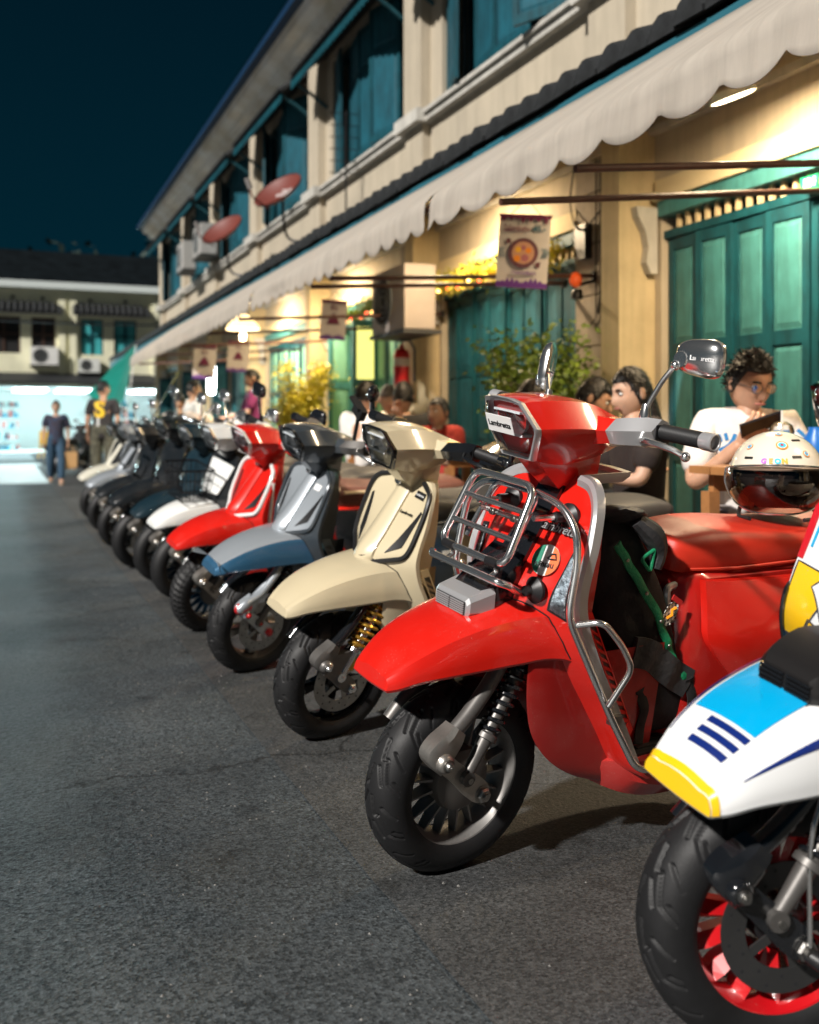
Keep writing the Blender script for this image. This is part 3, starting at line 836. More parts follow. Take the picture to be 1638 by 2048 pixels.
def sheet(name, x0, x1, y0, y1, z, m, n=1, edge=None):
    g = G(); ys = [y0 + (y1 - y0) * k / n for k in range(n + 1)]
    P = []
    for y in ys:
        a = x0 + (edge(y) if edge and edge.__name__ == 'lo' else 0); b = x1 + (edge(y) if edge and edge.__name__ == 'hi' else 0)
        P.append([(a, y, z), (b, y, z)])
    return tag(g.grid(P).obj(name, m, smooth=False), kind='structure')
sheet('ground', -150, 150, -60, 260, -.010, M_GROUND)
def hi(y): return .006 * hnoise(y * 2.1, 3.1) + .010 * hnoise(y * .5, 1.0)
def lo(y): return .004 * hnoise(y * 5.3, 9.1) + .010 * hnoise(y * .5, 1.0)
sheet('road', -16, .792, -8, 18.6, 0, M_ROAD, 400, hi)
sheet('road', -16, .90, 18.62, 60, -.002, asphalt('far_asphalt', (0.03, 0.033, 0.036), (0.10, 0.105, 0.11), .6, 120))
sheet('concrete_apron', -9, .95, 19.0, 28.6, .003, M_CONC)
sheet('parking_strip', .782, 2.78, -8, 27.5, .004, M_STRIP, 400, lo)
# grit, chips of paint and small litter along the joint
gg = G(); rg = random.Random(21)
for _ in range(900):
    x = rg.gauss(.74, .28) if rg.random() < .6 else rg.uniform(-.3, 2.4); y = rg.uniform(1.0, 9); s = rg.uniform(.0015, .0045)
    a = rg.uniform(0, 6.28); z = .004 if x > .79 else 0
    p = [(x + s * math.cos(a + k * 1.57) * rg.uniform(.6, 1.2), y + s * math.sin(a + k * 1.57) * rg.uniform(.6, 1.2), z) for k in range(4)] + [(x, y, z + s * .8)]
    gg.add(p, [[0, 1, 4], [1, 2, 4], [2, 3, 4], [3, 0, 4]])
tag(gg.obj('grit', mat('grit_stone', (.20, .195, .185), .8, var=.5, vscale=90), smooth=False), 'loose grit scattered along the asphalt joint', 'grit', kind='stuff')
# kerb and pavement in front of the shophouses
g = G().bb(2.78, 2.93, -8, 27.5, -.01, .13); tag(g.obj('kerb', mat('kerb_stone', (0.28, 0.27, 0.26), .75, var=.3, vscale=6), smooth=False), kind='structure')
tag(G().bb(2.933, 4.6, -8, 27.5, -.01, .126).obj('pavement', M_PAVE, smooth=False), kind='structure')
# ================================================================ the parked scooters
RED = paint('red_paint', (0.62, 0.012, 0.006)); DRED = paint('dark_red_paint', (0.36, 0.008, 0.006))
BEIGE = paint('sand_paint', (0.56, 0.48, 0.32)); GREYBLUE = paint('steel_blue_paint', (0.035, 0.12, 0.22), metal=.3); SLATE = paint('slate_paint', (0.045, 0.055, 0.065), metal=.2)
LSILV = paint('silver_lacquer', (0.42, 0.46, 0.50), metal=.45); WHITEP = paint('white_paint', (0.76, 0.77, 0.75)); BLACKP = paint('black_paint', (0.012, 0.014, 0.016))
DBLUE = paint('dark_blue_paint', (0.012, 0.030, 0.042), metal=.2); NAVY = paint('navy_paint', (0.018, 0.034, 0.055)); CREAM = paint('cream_paint', (0.62, 0.60, 0.50))
SEATRED = mat('red_vinyl', (0.50, 0.024, 0.010), .40, var=.12, vscale=10, bump=.12, bscale=420)
SEATBLK = mat('black_vinyl', (0.035, 0.033, 0.032), .5, var=.2, vscale=8, bump=.1, bscale=420)
SEATBRN = mat('brown_vinyl', (0.16, 0.055, 0.04), .5, var=.2, vscale=8, bump=.1, bscale=420)
GOLD = mat('gold_anodised', (0.75, 0.42, 0.07), .25, .9)
REDM = paint('red_wheel_paint', (0.50, 0.006, 0.010))
CYAN = paint('cyan_print', (0.0, 0.36, 0.68)); YEL = paint('yellow_print', (0.86, 0.52, 0.01)); ROYAL = paint('navy_print', (0.006, 0.022, 0.16)); PWHITE = paint('white_print_gloss', (0.78, 0.79, 0.79))
LINE = paint('outline_print', (0.006, 0.02, 0.045)); REDP = paint('red_print', (0.55, .01, .02))

# --- the red scooter in front
hero, S = scooter('scooter', 'glossy red scooter with chrome front rack, red seat and a black backpack at its floorboard', (.969, 2.157), 10, 8, 3,
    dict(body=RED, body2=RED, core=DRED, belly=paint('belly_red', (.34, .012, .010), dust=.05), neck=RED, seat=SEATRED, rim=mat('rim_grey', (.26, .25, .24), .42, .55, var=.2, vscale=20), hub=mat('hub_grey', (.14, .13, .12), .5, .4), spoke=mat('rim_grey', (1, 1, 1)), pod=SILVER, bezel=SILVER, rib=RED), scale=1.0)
# grey edge trim round the shield
edge = [(-.206, .28), (-.204, .66), (-.202, .80), (-.186, .885), (-.135, .930), (0, .940), (.135, .930), (.186, .885), (.202, .80), (.204, .66), (.206, .28)]
q = subdiv(fillet([(a, b, 0) for a, b in edge], .05, 6), 4)
secs = []
for a, b, _ in q:
    x = sh_x(min(max(a, -sh_w(b)), sh_w(b)), b); o = Vector((0, a, b - .62)).normalized()
    i0, o0 = .016, .010
    secs.append([(x - .009, a - o.y * i0, b - o.z * i0), (x - .012, a, b), (x - .006, a + o.y * o0, b + o.z * o0), (x + .018, a + o.y * o0, b + o.z * o0), (x + .018, a - o.y * .002, b - o.z * .002), (x - .003, a - o.y * i0, b - o.z * i0)])
G().loft(secs).obj('shield_edge', SILVER, hero, angle=30)
# centre strip (black), horn cover
P = []
for z in np.linspace(.937, .655, 24):
    w = .050 - .010 * (z - .65) / .29
    P.append([(sh_x(y * w, z) - .012 - .008 * (1 - y * y), y * w, z) for y in (-1, -.5, 0, .5, 1)])
thick(P, (.016, 0, 0)).obj('centre_strip', GLOSSBLK, hero)
secs = []
for x, w, z0, z1 in ((-.004, .062, .636, .682), (.02, .066, .635, .700), (.06, .064, .645, .735), (.10, .06, .66, .77)):
    secs.append([(x, -w, z0), (x, -w, z1 - .018), (x, -w * .8, z1), (x, w * .8, z1), (x, w, z1 - .018), (x, w, z0)])
G().loft(smooth_loft(secs, 3)).obj('horn_housing', GLOSSBLK, hero, angle=30)
hc = G(); secs = []
for x, w, z0, z1 in ((-.046, .062, .629, .664), (-.040, .068, .625, .672), (.022, .074, .622, .690), (.024, .066, .63, .68)):
    secs.append([(x, -w * .86, z0), (x, -w, z0 + .014), (x, -w, z1 - .010), (x, -w * .88, z1), (x, w * .88, z1), (x, w, z1 - .010), (x, w, z0 + .014), (x, w * .86, z0)])
hc = hc.loft(secs).obj('horn_cover', SILVER, hero, angle=25)
G().box((-.0465, 0, .6465), (.002, .112, .029)).obj('grille_back', BLACK, hc, smooth=False)
sl = G().box((0, 0, 0), (.006, .052, .0024)).mesh('slat', smooth=False)
for k in range(6):
    for s in (-1, 1): link('slat', sl, hc, SILVER, loc=(-.048, s * .028, .6345 + k * .0048))
# amber / drl strips, script badge, sticker
for s in (-1, 1):
    c = [(s * .158, .785), (s * .182, .782), (s * .178, .632), (s * .134, .650)]
    l = patch_shield(c, -.004, .006).obj('indicator_frame', BLACK, hero)
    ci = [(s * .161, .777), (s * .179, .775), (s * .174, .640), (s * .141, .654)]
    patch_shield(ci, -.0055, .003).obj('indicator_lens', mat('drl_reflector', (.66, .70, .74), .35, .5, var=.8, vscale=120, bump=1.0, bscale=130), l)
    patch_shield(ci, -.0075, .001).obj('clear_cover', GLASS, l)
def on_frame(y, z, d):
    """matrix for flat print lying on the shield, reading left to right for someone in front"""
    o = Vector(on_shield(y, z, d)); ex = Vector(on_shield(y - .02, z, d)) - o; ez = Vector(on_shield(y, z + .02, d)) - o
    return o, ex, ez
o, ex, ez = on_frame(-.094, .826, -.008)
text('Lambretta', .031, BLACK, o, ex, ez + ex * .18, hero, 'script_badge', extrude=.0012, bold=.0022, shear=.25)
text('Lambretta', .031, SILVER, Vector(o) + Vector((-.002, 0, -.0004)), ex, ez + ex * .18, hero, 'script_badge', extrude=.0014, shear=.25)
o, ex, ez = on_frame(-.098, .755, -.0045)
stk = G().lathe([(.001, 0), (.037, 0), (.037, .0012)], 36, 'z').obj('sticker', mat('sticker_white', (.78, .78, .76), .35), hero, smooth=False, M=basis(o, ex, ez))
def disc_sector(x0, x1, r=.0365, n=12, z=.0018):
    a = [(x, -math.sqrt(max(r * r - x * x, 0)), z) for x in np.linspace(x0, x1, n)]; b = [(x, math.sqrt(max(r * r - x * x, 0)), z) for x in np.linspace(x0, x1, n)]
    return G().grid([a, b])
disc_sector(-.0365, -.012).obj('green_band', mat('flag_green', (.03, .20, .13), .4), stk, smooth=False)
disc_sector(.012, .0365).obj('orange_band', mat('flag_orange', (.80, .16, .05), .4), stk, smooth=False)
text('หลักเลน', .017, BLKPRINT, (0, -.012, .0030), (1, .08, 0), (-.08, 1, 0), stk, 'lettering', bold=.0004)
G().tube([(.004, .004, .003), (.012, .016, .003), (.022, .018, .003), (.028, .006, .003), (.014, .004, .003)], .0022, 6, closed=True).obj('rider_mark', BLKPRINT, stk)
# headlight name plate
o = Vector((.034, -.006, 1.056)); ex = Vector((0, -1, 0)); ez = Vector((-.42, 0, 1))
pl = G().box((0, 0, 0), (.088, .042, .002)).obj('name_plate', mat('plate_white', (.74, .74, .73), .5), hero, smooth=False, M=S @ basis(o, ex, ez))
text('Lambretta', .0185, BLKPRINT, (0, 0, .0016), (1, 0, 0), (0, 1, 0), pl, 'lettering', bold=.0003)
text('Lambretta', .015, mat('mirror_print', (.85, .85, .85), .4), (.3055, -.318, 1.243), (0, -1, .02), (0, 0, 1), hero, 'mirror_lettering').matrix_basis = S @ basis((.3085, -.318, 1.243), (0.06, -1, .02), (0, 0, 1))
# chrome crash bar, both sides
for s in (-1, 1):
    p = fillet([(.122, s * .065, .905), (.128, s * .150, .892), (.128, s * .203, .845), (.126, s * .216, .78), (.112, s * .218, .66), (.262, s * .226, .412), (.338, s * .236, .292), (.37, s * .238, .272), (.52, s * .236, .268)], .035, 6)
    cb = G().tube(p, .0088, 12).obj('crash_bar', CHROME, hero)
    G().tube(fillet([(.135, s * .222, .642), (.165, s * .272, .662), (.225, s * .278, .60), (.262, s * .276, .545), (.232, s * .245, .452)], .025, 6), .0075, 12).obj('guard_loop', CHROME, cb)
    G().box((.285, s * .215, .40), (.03, .02, .022)).obj('clamp', STEEL, cb, smooth=False)
# front luggage rack
zx = lambda z: .0 + (z - .757) * .45
rk = G().tube([p for p in fillet([(zx(.757), 0, .757), (zx(.757), -.125, .757), (zx(.928), -.112, .928), (zx(.928), .112, .928), (zx(.757), .125, .757), (zx(.757), 0.001, .757)], .036, 6)][:-1], .0088, 12, closed=True).obj('luggage_rack', CHROME, hero)
for z, w in ((.872, .117), (.812, .121)):
    G().cyl((zx(z), -w, z), (zx(z), w, z), .0068, 10).obj('rack_bar', CHROME, rk)
G().tube(fillet([(.045, -.085, .775), (.115, -.080, .905), (.115, .080, .905), (.045, .085, .775)], .03, 6), .0068, 10).obj('rack_support', CHROME, rk)
G().cyl((.082, -.082, .843), (.082, .082, .843), .0068, 10).obj('rack_bar', CHROME, rk)
for y in (-.05, .03): G().lathe([(.001, -.008), (.006, -.008), (.006, -.004), (.009, -.003), (.009, .004)], 6, 'x', (.074, y, .843)).obj('bolt', STEEL, rk)
G().tube(fillet([(-.006, .145, .728), (-.012, .14, .722), (-.012, -.12, .722), (.012, -.128, .715), (.058, -.105, .690)], .02, 5), .0088, 12).obj('lower_bar', CHROME, rk)
for y in (-.085, .085):
    G().tube([(zx(.757), y, .757), (.01, y, .735), (-.01, y, .722)], .006, 8).obj('bracket', CHROME, rk)
    G().cyl((zx(.757) - .002, y - .02, .757), (zx(.757) - .002, y + .02, .757), .0105, 12).obj('sleeve', BLACK, rk)
for (y, z, l) in ((-.105, .855, .05), (.105, .855, .05), (-.105, .690, .035), (.105, .690, .035)):
    x = sh_x(y, z)
    G().lathe([(.001, .0), (.030, .0), (.031, -.008), (.022, -.016), (.013, -.022), (.012, -l), (.001, -l)], 22, 'x', (x, y, z)).obj('rubber_pad', BLACK, rk)
    if z > .8: G().tube([(x - l, y, z), (.085, y, z)], .007, 8).obj('bracket', CHROME, rk)
G().tube([on_shield(.098, .70, -.02 + .0), on_shield(.098, .70, -.004)], .02, 16).obj('round_emblem', CHROME, hero)
# seat piping and grab handle
G().tube([(.60, -.112, .70), (.75, -.138, .70), (1.0, -.146, .705), (1.25, -.140, .712), (1.5, -.112, .725)], .004, 6).obj('seat_piping', SEATRED, hero)
G().tube(fillet([(.60, -.09, .66), (.535, -.10, .655), (.545, -.105, .575), (.575, -.10, .57)], .02, 5), .010, 8).obj('bag_hook', SILVER, hero)

# right mirror, turned almost edge-on
for o_ in [q for q in hero.children if q.name.startswith('mirror_stem')]:
    if o_.data is MESH['mstem_mirror']:
        for c_ in list(o_.children): bpy.data.objects.remove(c_)
        bpy.data.objects.remove(o_)
ms = G().tube(cr([(.318, .150, 1.088), (.322, .156, 1.105), (.330, .172, 1.135), (.338, .186, 1.158)], 4), .0062, 10)
ms.lathe([(.016, 1.082), (.014, 1.092), (.009, 1.112), (.007, 1.118)], 14, 'z', (.318, .150, 0)); ms.ball((.338, .186, 1.158), .010); ms.tube([(.352, .178, 1.152), (.334, .20, 1.162)], .0075, 10)
ms = ms.obj('mirror_stem', CHROME, hero, M=S)
mm = MESH['mhead_mirror'].copy(); mm.transform(Matrix.Translation((.355, .212, 1.168)) @ Matrix.Rotation(R(-58), 4, 'Z') @ Matrix.Rotation(R(68), 4, 'X') @ Matrix.Translation((-.322, -.296, -1.243)))
link('mirror_head', mm, ms, CHROME)

# --- common decoration for the slim-panelled scooters
def slim(t, S, trim, strip, slash=BLACK, badge=True, trim_r=.009):
    shield_trim(t, [(-.09, .928), (-.168, .905), (-.182, .86), (-.178, .74), (-.165, .69), (-.03, .640)], trim_r, trim)
    shield_trim(t, [(.09, .928), (.168, .905), (.182, .86), (.178, .74), (.165, .69), (.03, .640)], trim_r, trim)
    P = []
    for z in np.linspace(.932, .640, 26):
        w = .052 - .016 * (z - .65) / .29
        P.append([(sh_x(y * w, z) - .010 - .014 * (1 - y * y), y * w, z) for y in (-1, -.6, -.15, 0, .15, .6, 1)])
    thick(P, (.018, 0, 0)).obj('horn_casting', strip, t, angle=50)
    for s in (-1, 1):
        patch_shield([(s * .150, .845), (s * .158, .84), (s * .135, .72), (s * .085, .69)], -.004, .005).obj('air_slot', slash, t)
    if badge:
        o, ex, ez = on_frame(-.105, .890, -.004)
        b = G().box((0, 0, 0), (.056, .026, .003)).obj('badge', BLACK, t, smooth=False, M=basis(o, ex, ez))
        text('Lambretta', .0125, WHITE, (0, 0, .002), (1, 0, 0), (0, 1, 0), b)
        o, ex, ez = on_frame(-.085, .825, -.005)
        text('Lambretta', .017, GLOSSBLK, o, ex, ez, t, 'script_badge', extrude=.0016, shear=.2)
    G().ball(on_shield(0.03, .915, -.028), (.008, .022, .02)).obj('crest', CHROME, t)

beige, S = scooter('scooter', 'sand beige scooter with black trim lines and golden front spring', (1.005, 3.20), 12, 11, 5,
    dict(body=BEIGE, seat=SEATBLK, rim=GLOSSBLK, hub=BLACK, spoke=GLOSSBLK, bezel=GLOSSBLK, pod=GLOSSBLK, mirror=GLOSSBLK, fork=GLOSSBLK, forkend=GUN, spring=GOLD, shock=CHROME, lever=GLOSSBLK, barend=GLOSSBLK, nut=CHROME, rib=paint('rib_brown', (.26, .19, .11))), style='fat', disc=True, mirrors=False)
slim(beige, S, BLACK, BEIGE)
for o_ in beige.children:
    if o_.name.startswith('shock_spring'):
        o_.data = spring_mesh(8, .036, .0066); o_.data.materials.append(GOLD)
        o_.material_slots[0].link = 'OBJECT'; o_.material_slots[0].material = GOLD
G().tube([(SK1.x + .055, -.10, SK1.z + .11), (SK1.x + .035, -.105, SK1.z + .01)], .017, 16).obj('reservoir', GOLD, beige, M=S)
G().tube([(SK1.x + .038, -.105, SK1.z + .012), (SK1.x, -.110, SK1.z)], .014, 12).obj('reservoir_mount', ALU, beige, M=S)
G().loft([[(-.135, y, .36), (-.02, y, .372), (-.035, y, .30), (-.075, y, .262), (-.125, y, .30)] for y in (-.118, -.095)]).obj('brake_caliper', GUN, beige, M=S)
G().ball((-.118, -.125, .338), .017).obj('caliper_bolt', CHROME, beige, M=S)
for s in (-1, 1):   # folded bar-end mirrors
    mm = G().tube(cr([(.322, s * .37, 1.07), (.322, s * .385, 1.085), (.318, s * .385, 1.12), (.315, s * .38, 1.15)], 4), .010, 8)
    mm.ball((.315, s * .382, 1.15), (.028, .014, .035)); mm.ball((.322, s * .376, 1.07), .02)
    mm.obj('bar_end_mirror', GLOSSBLK, beige, M=S)

grey, S = scooter('scooter', 'steel blue and silver scooter with slate headset and navy flanks marked 130', (.975, 4.18), 12, 12, 6,
    dict(body=GREYBLUE, body2=SLATE, headset=SLATE, neck=SLATE, inner=SLATE, core=SLATE, side=NAVY, seat=SEATBLK, rim=GUN, hub=GUN, spoke=ALU, bezel=GLOSSBLK, pod=GUN, mirror=GLOSSBLK, fork=LSILV, forkend=LSILV, spring=GLOSSBLK, nut=REDM, barend=GLOSSBLK), style='fat', disc=True, mirrors=False)
slim(grey, S, SLATE, LSILV, badge=False)
for s in (-1, 1):
    patch_shield([(s * .05, .925), (s * .165, .905), (s * .162, .70), (s * .04, .65)], -.0030, .003).obj('shield_panel', LSILV, grey)
fender_patch(-.255, .19, -.52, .52, .0018).obj('silver_top', LSILV, grey)
G().ball((-.14, -.112, .36), (.045, .02, .03)).obj('caliper_cover', REDM, grey, M=S)
G().tube(cr([(.02, -.10, .50), (-.06, -.115, .42), (-.13, -.12, .385), (-.17, -.115, .35)], 5), [.016] * 5 + [.017] * 5 + [.022] * 5 + [.012], 12).obj('fork_cover', LSILV, grey, M=S)
for z, h in ((.545, .05),):
    G().box((.93, -.228, z), (.24, .002, h)).obj('side_stripe', WHITE, grey, smooth=False)
text('130', .05, WHITE, (1.10, -.2295, .545), (1, .05, 0), (0, 0, 1), grey, bold=.002)

red2, S = scooter('scooter', 'bright red scooter with white trim line and knobbly front tyre', (.965, 5.09), 12, 13, 6,
    dict(body=RED, seat=SEATBRN, side=BLACKP, rim=LSILV, hub=GUN, spoke=GREYBLUE, bezel=WHITEP, pod=WHITEP, mirror=GLOSSBLK, fork=GLOSSBLK, spring=GLOSSBLK, barend=GLOSSBLK, rib=WHITEP), style='fin', tyre='knob')
slim(red2, S, WHITEP, RED, badge=False, trim_r=.011)
for s in (-1, 1):
    G().tube(fillet([(.20, s * .19, .86), (.20, s * .19, .64), (.24, s * .185, .60), (.36, s * .2, .37)], .02, 4), .010, 8).obj('side_trim', WHITEP, red2)
G().tube([(.66, -.142, .775), (.9, -.150, .78), (1.2, -.148, .79)], .010, 8).obj('seat_trim', mat('seat_trim_cream', (.7, .55, .35), .4), red2)
# --- the white scooter at the right edge
white, S = scooter('scooter', 'white scooter with cyan stripe, yellow tipped fender and red wheel', (1.188, 1.368), 4, 11, -18,
    dict(body=PWHITE, seat=SEATBLK, rim=REDM, hub=BLACK, spoke=REDM, bezel=GLOSSBLK, pod=GLOSSBLK, mirror=CHROME, fork=GLOSSBLK, forkend=GLOSSBLK, spring=GLOSSBLK, shock=GUN, lever=REDM, barend=REDM, nut=STEEL, disc=mat('dark_disc', (.10, .10, .10), .4, .8, var=.2)), style='facet', disc=True, mirrors=False, scale=1.0)
fender_patch(-.2428, -.233, -1.0, 1.0, .0022, 20).obj('yellow_tip', YEL, white)
_r1 = [fe_pt(-.2425, k / 14) for k in range(-14, 15)]
G().grid([[(q[0] - .0035, q[1] * 1.015, q[2] + .001) for q in _r1], [(q[0] - .0048, q[1] * .995, .4885 + .003 * (q[1] / .07) ** 2) for q in _r1]]).obj('yellow_nose', YEL, white)
fender_patch(-.150, .235, (-.20, -.14), (.42, .36), .0018, 16).obj('cyan_stripe', CYAN, white)
for k in range(3):
    fender_patch(-.205 + k * .019, -.194 + k * .019, -.20, .16, .0018, 6).obj('navy_bar', ROYAL, white)
for s in (-1, 1):
    a, b = ((-.60, -.72), (-.58, -.42)) if s < 0 else ((.50, .46), (.52, .62))
    fender_patch(-.20, .225, a, b, .0018, 16).obj('navy_wedge', ROYAL, white)
def sp(c, m, name, d=-.0025, outline=True):
    o = patch_shield(c, d, .002, 8).obj(name, m, white)
    if outline:
        q = subdiv(list(c) + [c[0]], 8)
        G().tube([on_shield(k[0], k[1], d - .0006) for k in q], .0016, 6).obj('outline', LINE, o)
for s in (1, -1):
    sp([(s * .085, .765), (s * .196, .77), (s * .200, .635), (s * .125, .640)], YEL, 'yellow_panel')
    sp([(s * .045, .690), (s * .115, .690), (s * .125, .645), (s * .045, .648)], YEL, 'yellow_panel')
    sp([(s * .130, .634), (s * .203, .632), (s * .203, .60), (s * .120, .60)], CYAN, 'cyan_panel')
    sp([(s * .14, .596), (s * .204, .596), (s * .203, .50), (s * .16, .54)], ROYAL, 'navy_panel')
    sp([(s * .188, .90), (s * .203, .87), (s * .204, .775), (s * .190, .775)], REDP, 'red_stripe', outline=False)
    sp([(s * .176, .90), (s * .181, .90), (s * .183, .80), (s * .178, .80)], CYAN, 'cyan_line', outline=False)
    sp([(s * .05, .765), (s * .082, .80), (s * .14, .74), (s * .075, .70)], PWHITE, 'white_blade', d=-.0050)
    sp([(s * .03, .75), (s * .06, .74), (s * .06, .67), (s * .03, .66)], REDP, 'red_panel', d=-.0052)
    G().tube([on_shield(s * .199, z, -.006) for z in np.linspace(.73, .56, 14)], [.001] + [.005] * 12 + [.001], 8).obj('indicator_lens', GLOSSBLK, white)
o, ex, ez = on_frame(.10, .845, -.004)
text('Special', .042, LINE, o, ex, ez + ex * .2, white, 'script', shear=.3)
o, ex, ez = on_frame(.09, .79, -.004)
text('2', .085, ROYAL, o, ex, ez + ex * .2, white, 'race_number', shear=.3, bold=.004)
secs = []
for x, w, z0, z1 in ((-.050, .056, .622, .664), (-.03, .068, .616, .682), (.03, .075, .62, .705), (.08, .06, .65, .71)):
    secs.append([(x, -w * .85, z0), (x, -w, z0 + .02), (x, -w, z1 - .02), (x, -w * .8, z1), (x, w * .8, z1), (x, w, z1 - .02), (x, w, z0 + .02), (x, w * .85, z0)])
hw = G().loft(smooth_loft(secs, 3)).obj('horn_cover', mat('satin_black', (.014, .013, .013), .3), white, angle=30)
for k in range(5):
    for s in (-1, 1): G().box((-.0515, s * .027, .628 + k * .0075), (.006, .048, .0032)).obj('slat', GLOSSBLK, hw, smooth=False)
G().tube(cr([(.02, -.10, .50), (-.01, -.118, .40), (.0, -.122, .24)], 5), .004, 8).obj('brake_hose', CHROME, white, M=S)
G().tube([(.0, -.115, .225), (.03, -.15, .215), (.075, -.165, .205)], [.012, .016, .016], 12).obj('axle_slider', BLACK, white, M=S)

# --- darker machines farther down the row
def basket(t, S, m):
    b = None
    g = G()
    top = [(-.14, -.15, .86), (-.14, .15, .86), (.08, .15, .86), (.08, -.15, .86)]; bot = [(-.10, -.11, .66), (-.10, .11, .66), (.06, .11, .66), (.06, -.11, .66)]
    root = G().tube(fillet([top[0], top[1], top[2], top[3], (top[0][0] + .001, top[0][1], top[0][2])], .03, 4), .006, 6).obj('front_basket', m, t)
    for k in (.33, .66, 1):
        r = [tuple(top[i][c] + (bot[i][c] - top[i][c]) * k for c in range(3)) for i in range(4)]
        G().tube(r + [r[0]], .003, 6).obj('wire_ring', m, root)
    for i in range(4):
        for k in range(7):
            f = k / 7; j = (i + 1) % 4
            a = tuple(top[i][c] + (top[j][c] - top[i][c]) * f for c in range(3)); e = tuple(bot[i][c] + (bot[j][c] - bot[i][c]) * f for c in range(3))
            G().cyl(a, e, .0025, 5).obj('wire', m, root)
    for k in range(1, 6):
        y = -.11 + k * .037; G().cyl((-.10, y, .66), (.06, y, .66), .0025, 5).obj('wire', m, root)
def windscreen(t, S):
    P = []
    for i in range(9):
        u = i / 8; P.append([(.02 + .16 * u + .25 * (v * v) * .5, .26 * v * (1 - .25 * u), 1.06 + .36 * u) for v in np.linspace(-1, 1, 11)])
    G().grid(P).obj('windscreen', thin_glass('screen_glass', (.86, .92, .92)), t, M=S)
dk = dict(seat=SEATBLK, rim=GUN, hub=BLACK, spoke=GLOSSBLK, bezel=CHROME, pod=GLOSSBLK, mirror=CHROME, barend=CHROME, fork=GLOSSBLK, forkend=ALU, lever=CHROME, nut=CHROME, spring=CHROME)
w6, S = scooter('scooter', 'black scooter with white front fender and black wire basket', (1.0, 6.05), 13, 11, 5, dict(dk, body=BLACKP, fender=WHITEP, headset=WHITEP, rim=ALU), style='fin', tyre='plain')
basket(w6, S, mat('basket_wire', (.02, .02, .022), .3, .6))
patch_shield([(-.16, .88), (.16, .88), (.12, .70), (-.12, .70)], -.006, .004).obj('white_panel', WHITEP, w6)
d7, S = scooter('scooter', 'dark blue grey scooter next to the white fendered one', (.985, 6.76), 13, 11, 4, dict(dk, body=DBLUE), style='fat', tyre='plain')
b8, S = scooter('scooter', 'all black scooter with big front tyre and tall clear windscreen', (.93, 7.5), 13, 10, 8, dict(dk, body=BLACKP), style='fat', disc=True, tyre='plain', scale=1.0)
windscreen(b8, S)
b9, S = scooter('scooter', 'black scooter with bare chrome rack in the far part of the row', (.93, 8.75), 13, 11, 6, dict(dk, body=BLACKP, pod=CHROME), style='fat', tyre='plain')
rk9 = G().tube([p for p in fillet([(-.03, 0, .757), (-.03, -.12, .757), (.05, -.11, .92), (.05, .11, .92), (-.03, .12, .757), (-.03, .001, .757)], .03, 4)][:-1], .010, 8, closed=True).obj('luggage_rack', CHROME, b9)
g10, S = scooter('scooter', 'silver grey scooter second from the far end of the row', (.95, 10.1), 13, 11, 6, dict(dk, body=LSILV, body2=BLACKP, fender=LSILV), style='fat', tyre='plain')
c11, S = scooter('scooter', 'cream scooter at the far end of the row', (.97, 11.4), 13, 11, 4, dict(dk, body=CREAM, body2=BLACKP, headset=BLACKP), style='fat', tyre='plain')
for t in (c11, g10): slim(t, None, CREAM if t is c11 else LSILV, CREAM if t is c11 else LSILV, badge=False, trim_r=.012)
# phone holder on the steel blue scooter
ph = G().tube(cr([(.30, -.17, 1.09), (.30, -.18, 1.15), (.29, -.20, 1.20)], 4), .009, 8)
ph.box((.285, -.215, 1.225), (.03, .075, .05), 0, Matrix.Rotation(.5, 4, 'X')); ph.box((.275, -.20, 1.255), (.03, .09, .012), 0, Matrix.Rotation(.5, 4, 'X'))
ph.obj('phone_mount', BLACK, grey, angle=30)
o, ex, ez = on_frame(-.09, .86, -.005)
b = G().box((0, 0, 0), (.05, .028, .003)).obj('paper_label', WHITE, grey, smooth=False, M=basis(o, ex, ez))

# ---------------------------------------------------------------- backpack hung in the red scooter's leg room
FABRIC = mat('black_fabric', (.010, .010, .011), .75, var=.3, vscale=20, bump=.35, bscale=25)
FAB2 = mat('grey_black_nylon', (.030, .030, .032), .55, var=.4, vscale=14, bump=.8, bscale=18)
GREEN = mat('green_webbing', (.005, .20, .085), .5, bump=.3, bscale=150)
bpM = hero.matrix_basis
bag = empty('backpack', hero.location, hero.rotation_euler, 'black backpack with green strap hanging behind the red leg shield', 'backpack')
secs = []
for z, x0, x1, w in ((.285, .50, .66, .10), (.30, .44, .70, .128), (.36, .40, .675, .135), (.45, .36, .625, .136), (.55, .325, .585, .134), (.65, .285, .535, .13), (.74, .265, .475, .125), (.80, .265, .435, .115), (.835, .28, .40, .09)):
    c = ((x0 + x1) / 2); hx = (x1 - x0) / 2
    row = []
    for k in range(28):
        a = 2 * math.pi * k / 28; ca, sa = math.cos(a), math.sin(a)
        n = .006 * hnoise(ca * 2 + 5, sa * 2, z * 9)
        row.append((c + (hx + n) * math.copysign(abs(ca) ** .55, ca), (w + n) * math.copysign(abs(sa) ** .55, sa), z))
    secs.append(row)
G().loft(smooth_loft(secs, 3)).obj('bag_body', FABRIC, bag, angle=80)
g = G(); rows = []
for i in range(22):
    u = i / 21; row = []
    for j in range(31):
        a = -math.pi * .98 + 2 * math.pi * .98 * j / 30
        rr = .55 + .45 * math.sin(math.pi * min(1, u * 1.05)) ** .6
        n = 1 + .16 * hnoise(a * 1.6, u * 5, 2) + .07 * hnoise(a * 5, u * 12, 4)
        row.append((.30 + .145 * u + .078 * rr * n * math.cos(a) , .125 * rr * n * math.sin(a) - .01, .845 - .055 * u + .045 * rr * n * math.cos(a * 1.0 + 1.4)))
    rows.append(row)
g.loft([[*r] for r in rows]).obj('roll_top', FAB2, bag, angle=80)
